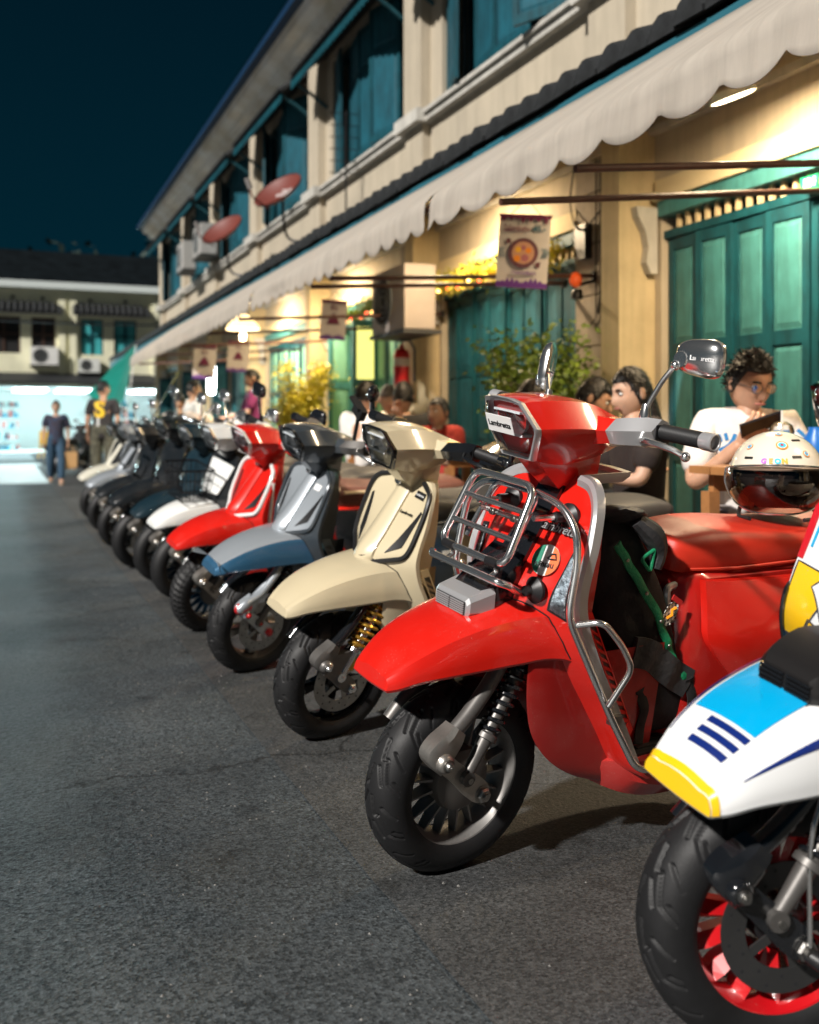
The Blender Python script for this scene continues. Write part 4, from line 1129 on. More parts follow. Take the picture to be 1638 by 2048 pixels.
G().tube(cr([(.39, -.115, .84), (.44, -.128, .80), (.46, -.13, .76), (.45, -.134, .72)], 4), [.02, .022, .025, .028, .03, .028, .026, .024, .022, .02, .02, .018, .016], 9).obj('side_strap', FAB2, bag)
def ribbon(pts, w, m, name, y=-.139, t=.004):
    c = cr(pts, 5); P = []
    for i, (x, z) in enumerate(c):
        a = c[max(i - 1, 0)]; b2 = c[min(i + 1, len(c) - 1)]; d = Vector((b2[0] - a[0], b2[1] - a[1])).normalized(); n = Vector((-d.y, d.x)) * w / 2
        wob = .003 * math.sin(i * 1.1)
        P.append([(x + n.x, y + wob, z + n.y), (x, y - .003 + wob, z), (x - n.x, y + wob, z - n.y)])
    return thick(P, (0, t, 0)).obj(name, m, bag)
rb = ribbon([(.312, .792), (.345, .752), (.385, .705), (.459, .620), (.505, .545), (.53, .50), (.56, .455), (.60, .42)], .022, GREEN, 'green_strap', -.143)
for x, z in ((.345, .752), (.42, .665), (.478, .59), (.515, .525)): G().lathe([(.001, -.1495), (.0038, -.1495), (.005, -.146)], 10, 'y', (x, 0, z)).obj('rivet', STEEL, rb)
tri = [Vector((.42 + .032 * math.cos(a + .9) * .8, -.141, .745 + .032 * math.sin(a + .9))) for a in (0, 2.094, 4.189)]
G().tube(fillet([tuple(tri[0]), tuple(tri[1]), tuple(tri[2]), tuple(tri[0])], .012, 4), .0045, 8).obj('triangle_tag', GREEN, bag)
# chequered patch
pm = bpy.data.materials.new('chequered_patch'); pm.use_nodes = True; nt = pm.node_tree; pb = nt.nodes['Principled BSDF']
ck = nt.nodes.new('ShaderNodeTexChecker'); ck.inputs['Scale'].default_value = 110; ck.inputs[1].default_value = (.75, .73, .68, 1); ck.inputs[2].default_value = (.01, .01, .012, 1)
tc = nt.nodes.new('ShaderNodeTexCoord'); nt.links.new(tc.outputs['Object'], ck.inputs['Vector']); nt.links.new(ck.outputs[0], pb.inputs['Base Color'])
pt = G().lathe([(.001, 0), (.028, 0), (.028, .002)], 28, 'z').obj('patch', pm, bag, smooth=False, M=basis((.512, -.142, .605), (.85, 0, -.5), (.5, 0, .85)))
pt.scale = (.75, 1.15, 1)
G().box((0, .032, .001), (.052, .012, .002)).obj('patch_banner', mat('patch_red', (.55, .02, .02), .6), pt, smooth=False)
G().tube([(-.008, -.012, .003), (.006, -.002, .003), (-.004, .008, .003), (.008, .016, .003)], .004, 6).obj('patch_figure', mat('patch_orange', (.85, .30, .01), .6), pt)
ribbon([(.40, .52), (.46, .505), (.53, .455), (.60, .415)], .075, FAB2, 'hip_pad', -.146, .012)
ribbon([(.60, .43), (.615, .36), (.605, .27)], .03, FABRIC, 'hip_strap', -.150, .003)
ribbon([(.44, .42), (.46, .36), (.45, .28)], .03, FABRIC, 'hip_strap', -.139, .003)

# ---------------------------------------------------------------- helmet resting on the red seat
HEL = mat('helmet_cream', (.72, .66, .55), .25, coat=.8)
hl_loc = hero.matrix_basis @ Vector((1.055, -.005, .782))
hel = empty('helmet', hl_loc, (0, 0, R(-42)), 'cream helmet with a dark visor resting on the red seat', 'helmet')   # faces -y
def hel_pt(th, ph, k=1.0):   # th azimuth (0 = front -y), ph elevation
    x = .128 * math.cos(ph) * math.sin(th); y = -.148 * math.cos(ph) * math.cos(th); z = .125 * math.sin(ph) + .125
    return (x * k, y * k, (z - .125) * k + .125)
P = []
for i in range(19):
    ph = R(90) - R(155) * i / 18; row = []
    for j in range(41):
        th = -math.pi + 2 * math.pi * j / 40
        front = math.cos(th)
        lim = R(8) if abs(th) < R(72) else (R(8) - (abs(th) - R(72)) / R(24) * R(60) if abs(th) < R(96) else R(-52))
        row.append(hel_pt(th, max(ph, lim)))
    P.append(row)
G().grid(P, closed_v=False).obj('shell', HEL, hel, angle=60)
inner = [[hel_pt(-math.pi + 2 * math.pi * j / 40, max(R(88) - R(140) * i / 14, R(-48)), .93) for j in range(41)] for i in range(15)]
G().grid(inner).obj('lining', mat('helmet_lining', (.012, .012, .013), .8), hel)
for s in (-1, 1):
    G().tube(cr([hel_pt(s * R(70), R(-8), .97), hel_pt(s * R(66), R(-22), .95), hel_pt(s * R(58), R(-36), .93), hel_pt(s * R(45), R(-45), .92)], 4), [.012] * 3 + [.020] * 8 + [.012] * 2, 10).obj('cheek_pad', mat('tan_leather', (.42, .20, .07), .4, var=.2, vscale=15), hel)
G().tube([hel_pt(t, R(-42), .90) for t in np.linspace(R(60), R(300), 26)], .022, 10).obj('neck_roll', MATS['tan_leather'], hel)
P = []
for i in range(9):
    u = i / 8; row = []
    for j in range(29):
        v = j / 28 * 2 - 1; th = v * R(84)
        top = R(14) - R(6) * v * v; bot = R(-50) + R(20) * abs(v) ** 3
        row.append(hel_pt(th, top + (bot - top) * u, 1.075 + .02 * math.sin(u * math.pi)))
    P.append(row)
vis = thick(P, (0, -.0, .0)) if False else G().grid(P)
vz = vis.obj('visor', thin_glass('smoke_visor', (.62, .52, .47), .03, .12), hel)
rim_p = [P[0][j] for j in range(29)] + [P[i][28] for i in range(1, 9)] + [P[8][j] for j in range(27, -1, -1)] + [P[i][0] for i in range(7, 0, -1)]
G().tube(rim_p, .003, 6, closed=True).obj('visor_rim', CHROME, hel)
G().tube([hel_pt(t, R(9), 1.012) for t in np.linspace(-R(85), R(85), 24)], .004, 6).obj('brow_trim', mat('helmet_grey', (.5, .48, .44), .4), hel)
cols = [mat('let_violet', (.45, .12, .55), .5), mat('let_orange', (.85, .33, .03), .5), mat('let_cyan', (.05, .5, .75), .5), mat('let_amber', (.8, .45, .06), .5)]
def on_hel(th, ph, k=1.006):
    o = Vector(hel_pt(th, ph, k)); return o, (Vector(hel_pt(th + .05, ph, k)) - o), (Vector(hel_pt(th, ph + .05, k)) - o)
for k, ch in enumerate('GEON'):
    o, ex, ez = on_hel(R(-16 + k * 8.5), R(20)); text(ch, .020, cols[k], o, ex, ez, hel, 'lettering', bold=.0012)
for th, ph, r in ((8, 43, .016), (42, 30, .010), (5, 66, .010), (-45, 40, .010)):
    o, ex, ez = on_hel(R(th), R(ph)); M = basis(o, ex, ez)
    c = G().lathe([(.001, 0), (r, 0), (r, .0008)], 24, 'z').obj('roundel', cols[1], hel, smooth=False, M=M)
    G().lathe([(.001, .001), (r * .78, .001), (r * .78, .0014)], 24, 'z').obj('ring', mat('ring_pale', (.7, .72, .7), .5), c, smooth=False)
    G().lathe([(.001, .0016), (r * .62, .0016), (r * .62, .0019)], 24, 'z').obj('ring', cols[2], c, smooth=False)
    G().lathe([(.001, .002), (r * .26, .002), (r * .26, .0024)], 16, 'z').obj('ring', REDP, c, smooth=False)
for th, ph in ((-38, 24), (26, 26), (38, 52)):
    o, ex, ez = on_hel(R(th), R(ph)); G().box((0, 0, 0), (.026, .006, .003)).obj('vent_slot', BLACK, hel, smooth=False, M=basis(o, ex, ez))
for s in (-1, 1): G().tube(cr([hel_pt(s * R(95), R(-40), .95), (s * .10, -.05, .012), (s * .07, -.10, .008)], 4), .006, 6).obj('chin_strap', BLACK, hel)
# ================================================================ the shophouse row
PLASTER = mat('cream_plaster', (.47, .405, .305), .85, var=.2, vscale=.9, bump=.1, bscale=14, dark=(.39, .34, .26))
TRIMC = mat('pale_moulding', (.52, .50, .45), .8, var=.25, vscale=2, bump=.08, bscale=20)
CREAMY = mat('ochre_plaster', (.58, .47, .28), .85, var=.2, vscale=2, bump=.1, bscale=16)
STONE = mat('stone_block', (.34, .29, .23), .85, var=.35, vscale=4, bump=.2, bscale=22)
TEALD = mat('dark_teal_wood', (.005, .075, .10), .5, var=.3, vscale=5, bump=.08, bscale=60)
TEALL = mat('pale_teal_wood', (.052, .215, .225), .5, var=.25, vscale=4, bump=.06, bscale=70)
TEALU = mat('upper_teal_wood', (.009, .090, .125), .55, var=.3, vscale=4, bump=.06, bscale=70)
TILE = mat('roof_tile', (.022, .024, .026), .6, var=.5, vscale=9, bump=.2, bscale=30)
def streaks(m, amt=.45, sc=(5, 5, .35)):
    # damp streaks and flaking patches down the wall
    nt = m.node_tree; p = nt.nodes['Principled BSDF']; src = p.inputs['Base Color'].links[0].from_socket
    tc = [q for q in nt.nodes if q.type == 'TEX_COORD'][0]
    mp = nt.nodes.new('ShaderNodeMapping'); mp.inputs['Scale'].default_value = sc; nt.links.new(tc.outputs['Object'], mp.inputs['Vector'])
    n = nt.nodes.new('ShaderNodeTexNoise'); n.inputs['Scale'].default_value = 1.6; n.inputs['Detail'].default_value = 8; n.inputs['Roughness'].default_value = .7; nt.links.new(mp.outputs[0], n.inputs['Vector'])
    r = nt.nodes.new('ShaderNodeMapRange'); r.inputs['From Min'].default_value = .40; r.inputs['From Max'].default_value = .56; r.inputs['To Min'].default_value = 1 - amt; nt.links.new(n.outputs['Fac'], r.inputs['Value'])
    x = nt.nodes.new('ShaderNodeMix'); x.data_type = 'RGBA'; x.blend_type = 'MULTIPLY'; x.inputs['Factor'].default_value = 1
    nt.links.new(src, x.inputs['A']); nt.links.new(r.outputs[0], x.inputs['B']); nt.links.new(x.outputs['Result'], p.inputs['Base Color'])
streaks(PLASTER, .12); streaks(CREAMY, .15); streaks(TRIMC, .15); streaks(TEALL, .22, (9, 9, 1.5)); streaks(TEALD, .4, (9, 9, 1.5)); streaks(TEALU, .3, (9, 9, 1.5))
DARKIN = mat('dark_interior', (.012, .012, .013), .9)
BLUEG = mat('blue_gutter', (.006, .03, .075), .45)
BROWNP = mat('brown_pipe', (.085, .032, .022), .45, var=.3, vscale=12)
WX = 4.0; Y0, Y1 = -6.0, 27.6
PC = [5.95 - 3.53 * 3 + 3.53 * k for k in range(10)]     # pier centres, -4.64 ... 27.1
row = empty('shophouse_row', (4.0, 10, 0), label='two storey cream shophouse row with teal doors and tiled awning roof along the street', cat='building')
rowM = Matrix.Translation((-4.0, -10, 0))
def B(g, name, m, smooth=False, par=None, **k):
    o = g.obj(name, m, par or row, smooth=smooth, **k)
    if par is None: o.matrix_basis = rowM @ o.matrix_basis
    return o
w = G()
for c in PC: w.bb(WX, WX + .6, c - .5, c + .5, 0, 6.5)
ops = [(a + .5, b - .5) for a, b in zip(PC[:-1], PC[1:])]
for a, b in ops:
    w.bb(WX + .002, WX + .6, a, b, 2.50, 4.12); w.bb(WX + .002, WX + .6, a, b, 5.80, 6.5)
w.bb(WX, WX + 9, Y1, Y1 + .3, 0, 6.5)
B(w, 'wall', PLASTER)
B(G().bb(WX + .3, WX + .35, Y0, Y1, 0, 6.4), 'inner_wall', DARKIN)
# pilasters, upper and lower, sill band, cornice
for i, c in enumerate(PC):
    B(G().bb(WX - .11, WX, c - .22, c + .24, 4.20, 5.98), 'pilaster', PLASTER)
    B(G().bb(WX - .09, WX, c - .22, c + .24, 2.95, 4.07), 'pilaster', PLASTER)
    B(G().bb(WX - .28, WX, c - .43, c - .22, .12, 3.1), 'column', CREAMY)
    q = B(G().bb(WX - .19, WX - .002, c - .30, c + .32, 4.075, 4.205), 'sill_return', TRIMC)
    if 0 < i < 8:   # stone facing blocks with open joints
        for k in range(8):
            B(G().bb(WX - .035, WX, c - .215, c + .499, .14 + k * .37, .14 + k * .37 + .358), 'stone_block', STONE)
    # scrolled bracket beside the door
    secs = []
    for z, d in ((2.46, .16), (2.40, .15), (2.30, .09), (2.20, .07), (2.10, .085), (2.03, .05)):
        secs.append([(WX - .03 - d, c - .50, z), (WX - .03 - d, c - .435, z), (WX - .03, c - .435, z), (WX - .03, c - .50, z)])
    B(G().loft(secs), 'bracket', TRIMC)
B(G().bb(WX - .085, WX, Y0, Y1 + .1, 4.085, 4.19).bb(WX - .12, WX - .085, Y0, Y1 + .1, 4.15, 4.19), 'sill_band', TRIMC)
B(G().bb(WX - .05, WX, Y0, Y1, 2.95, 3.0), 'string_course', TRIMC)
cs = [[(WX, y, 5.93), (WX - .10, y, 5.93), (WX - .10, y, 6.0), (WX - .18, y, 6.02), (WX - .18, y, 6.10), (WX - .30, y, 6.14), (WX - .32, y, 6.22), (WX - .46, y, 6.26), (WX - .48, y, 6.36), (WX - .50, y, 6.40), (WX, y, 6.40)] for y in (Y0, Y1 + .35)]
B(G().loft(cs), 'cornice', mat('cornice_uplit', (.72, .72, .69), .8, var=.3, vscale=1.1, dark=(.52, .45, .33)))  # base colour paled to stand for street light from below
B(G().bb(WX - .62, WX - .50, Y0, Y1 + .4, 6.36, 6.47), 'gutter', BLUEG)
rf = B(G().grid([[(WX - .63, Y0, 6.46), (WX - .63, Y1 + .45, 6.46)], [(WX + 4, Y0, 9.2), (WX + 4, Y1 + .45, 9.2)]]), 'roof', TILE)
# windows with shutters and little tiled canopies
def shutter_mesh(wd, h):
    g = G(); f = .055
    g.bb(-.018, .018, 0, f, 0, h); g.bb(-.018, .018, wd - f, wd, 0, h)
    for z0, z1 in ((0, f * 1.4), (h * .66, h * .66 + f), (h - f, h)): g.bb(-.016, .016, f, wd - f, z0, z1)
    return g.mesh('shutter', smooth=False)
def spanel_mesh(wd, z0, z1):
    g = G(); f = .055; a = .02
    g.bb(-.006, .006, f, wd - f, z0, z1); 
    secs = [[(s * .006, f + .012, z0 + .012), (s * .006, wd - f - .012, z0 + .012), (s * .006, wd - f - .012, z1 - .012), (s * .006, f + .012, z1 - .012)] for s in (1,)]
    for s in (1, -1):
        A = [(s * .006, f + .012, z0 + .012), (s * .006, wd - f - .012, z0 + .012), (s * .006, wd - f - .012, z1 - .012), (s * .006, f + .012, z1 - .012)]
        Bq = [(s * .013, f + .035, z0 + .035), (s * .013, wd - f - .035, z0 + .035), (s * .013, wd - f - .035, z1 - .035), (s * .013, f + .035, z1 - .035)]
        g.loft([A, Bq])
    return g.mesh('shutter_panel', smooth=False)
SW, SHH = .56, 1.50
sm = shutter_mesh(SW, SHH); sp1 = spanel_mesh(SW, .077, SHH * .66); sp2 = spanel_mesh(SW, SHH * .66 + .055, SHH - .055)
for wi, (a, b) in enumerate(ops[2:]):
    L = b - a
    fr = G()
    for y in (a, a + L / 2 - .05, b - .08): fr.bb(WX + .05, WX + .14, y, y + .09, 4.19, 5.8)
    fr.bb(WX + .05, WX + .14, a + .09, b - .08, 5.7, 5.8); fr.bb(WX + .05, WX + .14, a + .09, b - .08, 4.19, 4.25)
    win = B(fr, 'window', TEALD)
    for k in range(22):   # inner bars
        link('bar', cached('winbar', lambda: G().bb(WX + .16, WX + .175, 0, .02, 4.25, 5.7).mesh('bar', smooth=False)), win, TEALU, loc=(0, a + .12 + k * (L - .2) / 22, 0))
    for (hy, ang) in ((b - .16, 158 + 5 * (wi % 3)), (b - .76, 172), (a + .70, 8), (a + .1, 16 + 8 * (wi % 2))):
        # hinge at hy; angle measured from the closed position, positive swings the far leaf outwards
        M = rowM @ Matrix.Translation((WX - .0, hy, 4.21)) @ Matrix.Rotation(R(ang), 4, 'Z')
        lf = link('shutter', sm, row, TEALD, M=M)
        for pm_ in (sp1, sp2): link('shutter_panel', pm_, lf, TEALU)
    can = B(G().loft([[(WX, y, 5.98), (WX - .50, y, 5.60), (WX - .50, y, 5.57), (WX, y, 5.93)] for y in (a - .28, b + .28)]), 'canopy', TILE)
    ct = cached('ctile', lambda: G().loft([[(-.52 * u, v * .08, -.38 * u * .96 + .035 * (1 - (v) ** 2) * (1) - .02 + (0 if t else -.015)) for v in (-1, -.5, 0, .5, 1)] + [(-.52 * u, v * .08, -.38 * u * .96 - .03) for v in (1, -1)] for u in (.55, 1.03) for t in (1,)]).mesh('tile', smooth=False))
    n = int((L + .5) / .165)
    for k in range(n): link('tile', ct, can, TILE, loc=(WX, a - .2 + k * .165, 5.985))
    fas = G(); nn = 24
    for k in range(nn):
        y = a - .26 + (L + .52) * k / nn; dy = (L + .52) / nn
        fas.add([(WX - .49, y, 5.57), (WX - .49, y + dy, 5.57), (WX - .49, y + dy, 5.47), (WX - .49, y + dy / 2, 5.43), (WX - .49, y, 5.47)], [[0, 1, 2, 3, 4]])
        fas.add([(WX - .475, y, 5.57), (WX - .475, y + dy, 5.57), (WX - .475, y + dy, 5.47), (WX - .475, y + dy / 2, 5.43), (WX - .475, y, 5.47)], [[0, 4, 3, 2, 1]])
    fo = fas.obj('fascia', TEALD, can, smooth=False)
    for y in (a - .2, b + .2):
        G().tube([(WX, y, 5.25), (WX - .25, y, 5.42), (WX - .47, y, 5.54)], .025, 6).obj('strut', TEALD, can)
# lean-to roof over the pavement
secs = [[(WX, y, 3.24), (2.66, y, 2.70), (2.66, y, 2.665), (WX, y, 3.19)] for y in (Y0, Y1)]
lean = B(G().loft(secs), 'lean_to_roof', TILE)
B(G().loft([[(WX, y, 3.185), (2.72, y, 2.662), (2.72, y, 2.645), (WX, y, 3.165)] for y in (Y0, Y1)]), 'ceiling', mat('ceiling_board', (.60, .54, .42), .85, var=.15, vscale=2))
lt = cached('ltile', lambda: G().loft([[(-u * .70, v * .098, -u * .283 + .085 * math.cos(v * 1.5) ** .7 * t) for v in (-1, -.6, -.2, .2, .6, 1)] + [(-u * .70, v * .098, -u * .283 - .012) for v in (1, -1)] for u, t in ((0, .75), (.5, .9), (1.0, 1.1))]).mesh('tile', smooth=True, angle=40))
k = 0; y = .6
while y < 27.4:
    link('tile', lt, lean, TILE, loc=(3.31 + .01 * rng.uniform(-1, 1), y, 3.0 + .006 * rng.uniform(-1, 1)), rot=(rng.uniform(-.03, .03), 0, rng.uniform(-.02, .02))); y += .198; k += 1
B(G().bb(2.64, 2.66, Y0, Y1, 2.56, 2.685), 'fascia_board', mat('blue_fascia', (.02, .12, .16), .6))
# folding doors
def leaf_mesh(wd, h):
    g = G(); f = .05
    g.bb(-.02, .02, 0, f, 0, h); g.bb(-.02, .02, wd - f, wd, 0, h)
    for z0, z1 in ((0, .10), (.68, .75), (1.36, 1.44), (h - .07, h)): g.bb(-.018, .018, f, wd - f, z0, z1)
    return g.mesh('door_leaf', smooth=False)
def dpanel_mesh(wd, z0, z1):
    g = G(); f = .05
    g.bb(-.006, .006, f, wd - f, z0, z1)
    A = [(-.006, f + .006, z0 + .006), (-.006, wd - f - .006, z0 + .006), (-.006, wd - f - .006, z1 - .006), (-.006, f + .006, z1 - .006)]
    Bq = [(-.014, f + .028, z0 + .04), (-.014, wd - f - .028, z0 + .04), (-.014, wd - f - .028, z1 - .04), (-.014, f + .028, z1 - .04)]
    return g.loft([A, Bq]).mesh('door_panel', smooth=False)
DW, DH = .312, 2.12
lm = leaf_mesh(DW, DH); dps = [dpanel_mesh(DW, .10, .68), dpanel_mesh(DW, .75, 1.36), dpanel_mesh(DW, 1.44, DH - .07)]
GLOWP = mat('lit_yellow_pane', (.75, .75, .25), .5, emit=(.85, .82, .22), estr=1.1)
LITTEAL = mat('lit_teal_wood', (.22, .52, .40), .5, var=.1, vscale=4)  # paler copy of the teal panels, lamplight put into the colour
for bi, (a, b) in enumerate(ops):
    if bi < 2 : continue
    L = b - a
    B(G().bb(WX - .03, WX + .10, a, b, 2.40, 2.50), 'lintel', TEALL if bi != 3 else TEALU)
    B(G().bb(WX - .06, WX, a - .02, b + .02, 2.50, 2.56).bb(WX - .035, WX, a - .02, b + .02, 2.56, 2.64), 'architrave', mat('ochre_moulding', (.62, .52, .33), .8))
    tr = B(G().bb(WX + .02, WX + .07, a, b, 2.26, 2.31), 'transom', TEALD)
    for k in range(26): link('spindle', cached('spindle', lambda: G().bb(WX + .03, WX + .055, -.014, .014, 2.31, 2.40).mesh('spindle', smooth=False)), tr, CREAMY, loc=(0, a + .06 + k * (L - .1) / 26, 0))
    angs = {2: (5, -5, 4, -6, 5, -4, 6, -5), 3: (8, -8, 6, -10, 8, -6, 10, -8), 4: (4, -4, 3, 88, None, None, 92, 4), 5: (4, -5, 5, -4, 3, -3, 5, -5)}.get(bi, (85, None, None, None, 4, -4, None, 95))
    for k, an in enumerate(angs):
        if an is None: continue
        y = a + .02 + k * (L - .04) / 8
        lf = link('door_leaf', lm, row, TEALD if bi != 4 else TEALL, M=rowM @ Matrix.Translation((WX + .05, y, .13)) @ Matrix.Rotation(R(an * .6 if abs(an) < 20 else an), 4, 'Z'))
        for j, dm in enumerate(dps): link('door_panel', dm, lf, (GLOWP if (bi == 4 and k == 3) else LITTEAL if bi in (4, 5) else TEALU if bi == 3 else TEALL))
num = empty('house_number_sign', (3.955, 4.10, 2.32), label='small green plate reading 124 above the teal doors', cat='sign')
G().box((0, 0, 0), (.012, .125, .075)).obj('plate', mat('sign_green', (.01, .28, .12), .4), num, smooth=False)
text('124', .062, WHITE, (-.0075, 0, 0), (0, -1, 0), (0, 0, 1), num, bold=.002)

# pipes and cables on the near pier
cb = G(); 
for dy, r in ((0, .012), (.06, .008), (.13, .006)): cb.tube([(WX - .05, 6.02 + dy, 3.0), (WX - .05, 6.02 + dy, 2.2 - dy * 3), (WX - .05, 6.05 + dy * 1.3, 1.9 - dy)], r, 6)
cb.tube(cr([(WX - .05, 6.02, 2.6), (WX - .12, 6.25, 2.45), (WX - .05, 6.5, 2.7), (WX - .06, 6.42, 3.0)], 6), .007, 6); cb.bb(WX - .10, WX - .04, 6.22, 6.36, 2.25, 2.5)
B(cb, 'cable_run', BLACK)
ol = empty('wall_lamp', (WX - .04, 6.18, 2.06), label='small orange glass lamp on the stone pier', cat='lamp')
G().tube([(0, 0, .02), (-.08, .0, .0), (-.14, .0, -.02)], .012, 8).obj('arm', BLACK, ol); G().ball((-.16, 0, .02), (.045, .045, .055)).obj('glass_shade', mat('orange_glass', (.8, .12, .03), .2, emit=(1, .12, .02), estr=.2), ol)
G().lathe([(.03, -.07), (.045, -.10), (.04, -.14), (.001, -.14)], 14, 'z', (-.15, 0, .02)).obj('cup', BLACK, ol)

# ---------------------------------------------------------------- fabric awnings
CANVAS = mat('awning_canvas', (.56, .51, .44), .8, var=.1, vscale=3.5, bump=.1, bscale=30, dark=(.50, .45, .39))
nt = CANVAS.node_tree
for n in nt.nodes:
    if n.type == 'TEX_NOISE' and n.inputs['Scale'].default_value == 3.5:
        mp = nt.nodes.new('ShaderNodeMapping'); mp.inputs['Scale'].default_value = (1, 7, .7)
        tcn = [q for q in nt.nodes if q.type == 'TEX_COORD'][0]
        nt.links.new(tcn.outputs['Object'], mp.inputs['Vector']); nt.links.new(mp.outputs[0], n.inputs['Vector'])
streaks(CANVAS, .12, (1.2, 6, .8))
pb = nt.nodes['Principled BSDF']
tl = nt.nodes.new('ShaderNodeBsdfTranslucent'); tl.inputs[0].default_value = (.6, .52, .42, 1)
mxs = nt.nodes.new('ShaderNodeMixShader'); mxs.inputs[0].default_value = .30
nt.links.new(pb.outputs[0], mxs.inputs[1]); nt.links.new(tl.outputs[0], mxs.inputs[2]); nt.links.new(mxs.outputs[0], nt.nodes['Material Output'].inputs['Surface'])
def awning(y0, y1, label, pitch, arms, sag=0.0, seed=0):
    t = empty('awning', (2.3, (y0 + y1) / 2, 2.2), label=label, cat='awning', group='canvas awnings over the pavement')
    inv = Matrix.Translation((-2.3, -(y0 + y1) / 2, -2.2))
    n = int((y1 - y0) / .02); P = []
    prof = [(2.60, 2.63), (2.42, 2.50), (2.22, 2.36), (2.05, 2.24), (1.97, 2.175), (1.945, 2.14), (1.94, 2.10), (1.94, 2.06), (1.94, 2.02), (1.94, 1.985)]
    for i in range(n + 1):
        y = y0 + (y1 - y0) * i / n; ph = (y + seed + .10 * hnoise(y * .9, seed)) / pitch * 2 * math.pi; rowp = []
        edge = .056 * (1 - abs(math.sin(ph / 2)) ** .6) + .012 * hnoise(y * 1.7, seed)
        for j, (x, z) in enumerate(prof):
            f = max(0, (j - 4) / 5)
            wob = .014 * hnoise(y * 1.0, j * .4, seed) + .018 * f * hnoise(y * 1.8, seed + 7)
            u = (y - y0) / (y1 - y0)
            rowp.append((x + wob - .01 * f, y, z - sag * math.sin(math.pi * u) * (j / 9) + wob * .4 + (edge * f ** 2 if j > 4 else 0)))
        P.append(rowp)
    thick(P, (.002, 0, -.002)).xf(inv).obj('canvas', CANVAS, t, angle=180)
    G().cyl((1.975, y0, 2.12), (1.975, y1, 2.12), .016, 10).xf(inv).obj('front_bar', BROWNP, t)
    for y in arms:
        zw = 2.22 if y < 5 else 2.12
        G().tube([(1.965, y, 1.99), (WX - .05, y, zw)], .0155, 10).xf(inv).obj('arm', BROWNP, t)
        G().lathe([(.001, -.03), (.035, -.03), (.035, 0)], 12, 'x', (WX - .02, y, zw)).xf(inv).obj('flange', BLACK, t)
    return t
awning(-1.0, 4.52, 'pale canvas awning section nearest the camera with scalloped edge', .295, (.5, 3.20, 3.80), 0, 0)
awning(4.56, 8.28, 'middle section of pale canvas awning behind the food poster', .235, (6.20, 6.62), .0, 3)
awning(8.36, 16.9, 'long far section of pale canvas awning with ragged edge', .21, (8.9, 10.4, 12.2, 13.9, 16.0), .02, 8)
for i, (y, z) in enumerate(((4.9, 2.42), (5.6, 2.5), (4.2, 2.4))):
    pass

# ---------------------------------------------------------------- warm lamps under the lean-to roof (one lit lamp per bay)
LAMPG = mat('lit_lamp_disc', (1, .86, .6), .5, emit=(1.0, .80, .50), estr=14)
def disc_lamp(y, power, x=3.30, z=2.835, label='round white lamp glowing under the lean-to roof', vis=True):
    t = empty('ceiling_lamp', (x, y, z), (0, R(-21), 0), label, 'lamp', 'lamps under the lean-to roof')
    G().lathe([(.001, .045), (.09, .04), (.115, .012), (.12, -.004), (.112, -.004)], 28, 'z').obj('shade', mat('lamp_enamel', (.75, .73, .68), .4), t)
    G().lathe([(.001, -.012), (.09, -.010), (.112, -.002)], 28, 'z').obj('diffuser', LAMPG, t)
    l = bpy.data.objects.new('lamp_light', bpy.data.lights.new('lamp_light', 'AREA')); COL.objects.link(l); l.parent = t
    l.data.shape = 'DISK'; l.data.size = .2; l.data.energy = power; l.data.color = (1, .76, .48); l.location = (0, 0, -.02); l.data.spread = R(175)
for y, p, lab in ((4.72, 66, 'round lamp glowing above the teal doors numbered 124'), (7.5, 62, 'round lamp glowing behind the food poster, above the garland'), (11.6, 85, 'round lamp glowing above the open door with yellow panes'), (14.6, 70, 'round lamp under the far end of the lean-to roof'), (1.4, 50, 'round lamp over the pavement beyond the right edge')):
    disc_lamp(*((4.04, p, 3.40, 2.69) if y == 4.72 else (y, p)), label=lab)

# ================================================================ cross building at the end of the street
FY = 40.0
FW = mat('pale_yellow_wall', (.82, .80, .58), .85, var=.2, vscale=1)
far = empty('corner_shophouse', (2, FY, 0), label='pale yellow two storey shophouse with a bright shop across the far end', cat='building')
fm = Matrix.Translation((-2, -FY, 0))
def F(g, name, m, par=None, smooth=False):
    o = g.obj(name, m, par or far, smooth=smooth)
    if par is None: o.matrix_basis = fm
    return o
X0, X1 = -9.0, 16.0
wx = [(-.55, .62), (1.0, 1.85), (2.75, 3.58), (3.98, 4.82), (-4.2, -3.2), (-2.8, -1.9), (6.5, 7.4)]
g = G(); edges = sorted(wx)
g.bb(X0, X1, FY, FY + .4, 5.08, 6.25); g.bb(X0, X1, FY, FY + .4, 2.5, 3.72)
px = X0
for a, b in edges:
    g.bb(px, a, FY, FY + .4, 3.72, 5.08); px = b
g.bb(px, X1, FY, FY + .4, 3.72, 5.08)
F(g, 'wall', FW)
for x in (-1.9, 1.95, 2.35, 5.4): F(G().bb(x, x + .25, FY - .10, FY, 2.6, 6.1), 'pilaster', FW)
F(G().bb(X0, X1, FY - .35, FY + .2, 6.15, 6.40), 'cornice', mat('far_cornice', (.62, .68, .66), .8))
F(G().grid([[(X0, FY - .3, 6.4), (X1, FY - .3, 6.4)], [(X0, FY + 5, 8.4), (X1, FY + 5, 8.4)]]), 'roof', mat('far_roof', (.006, .009, .011), 1, var=.6, vscale=2, spec=.05))
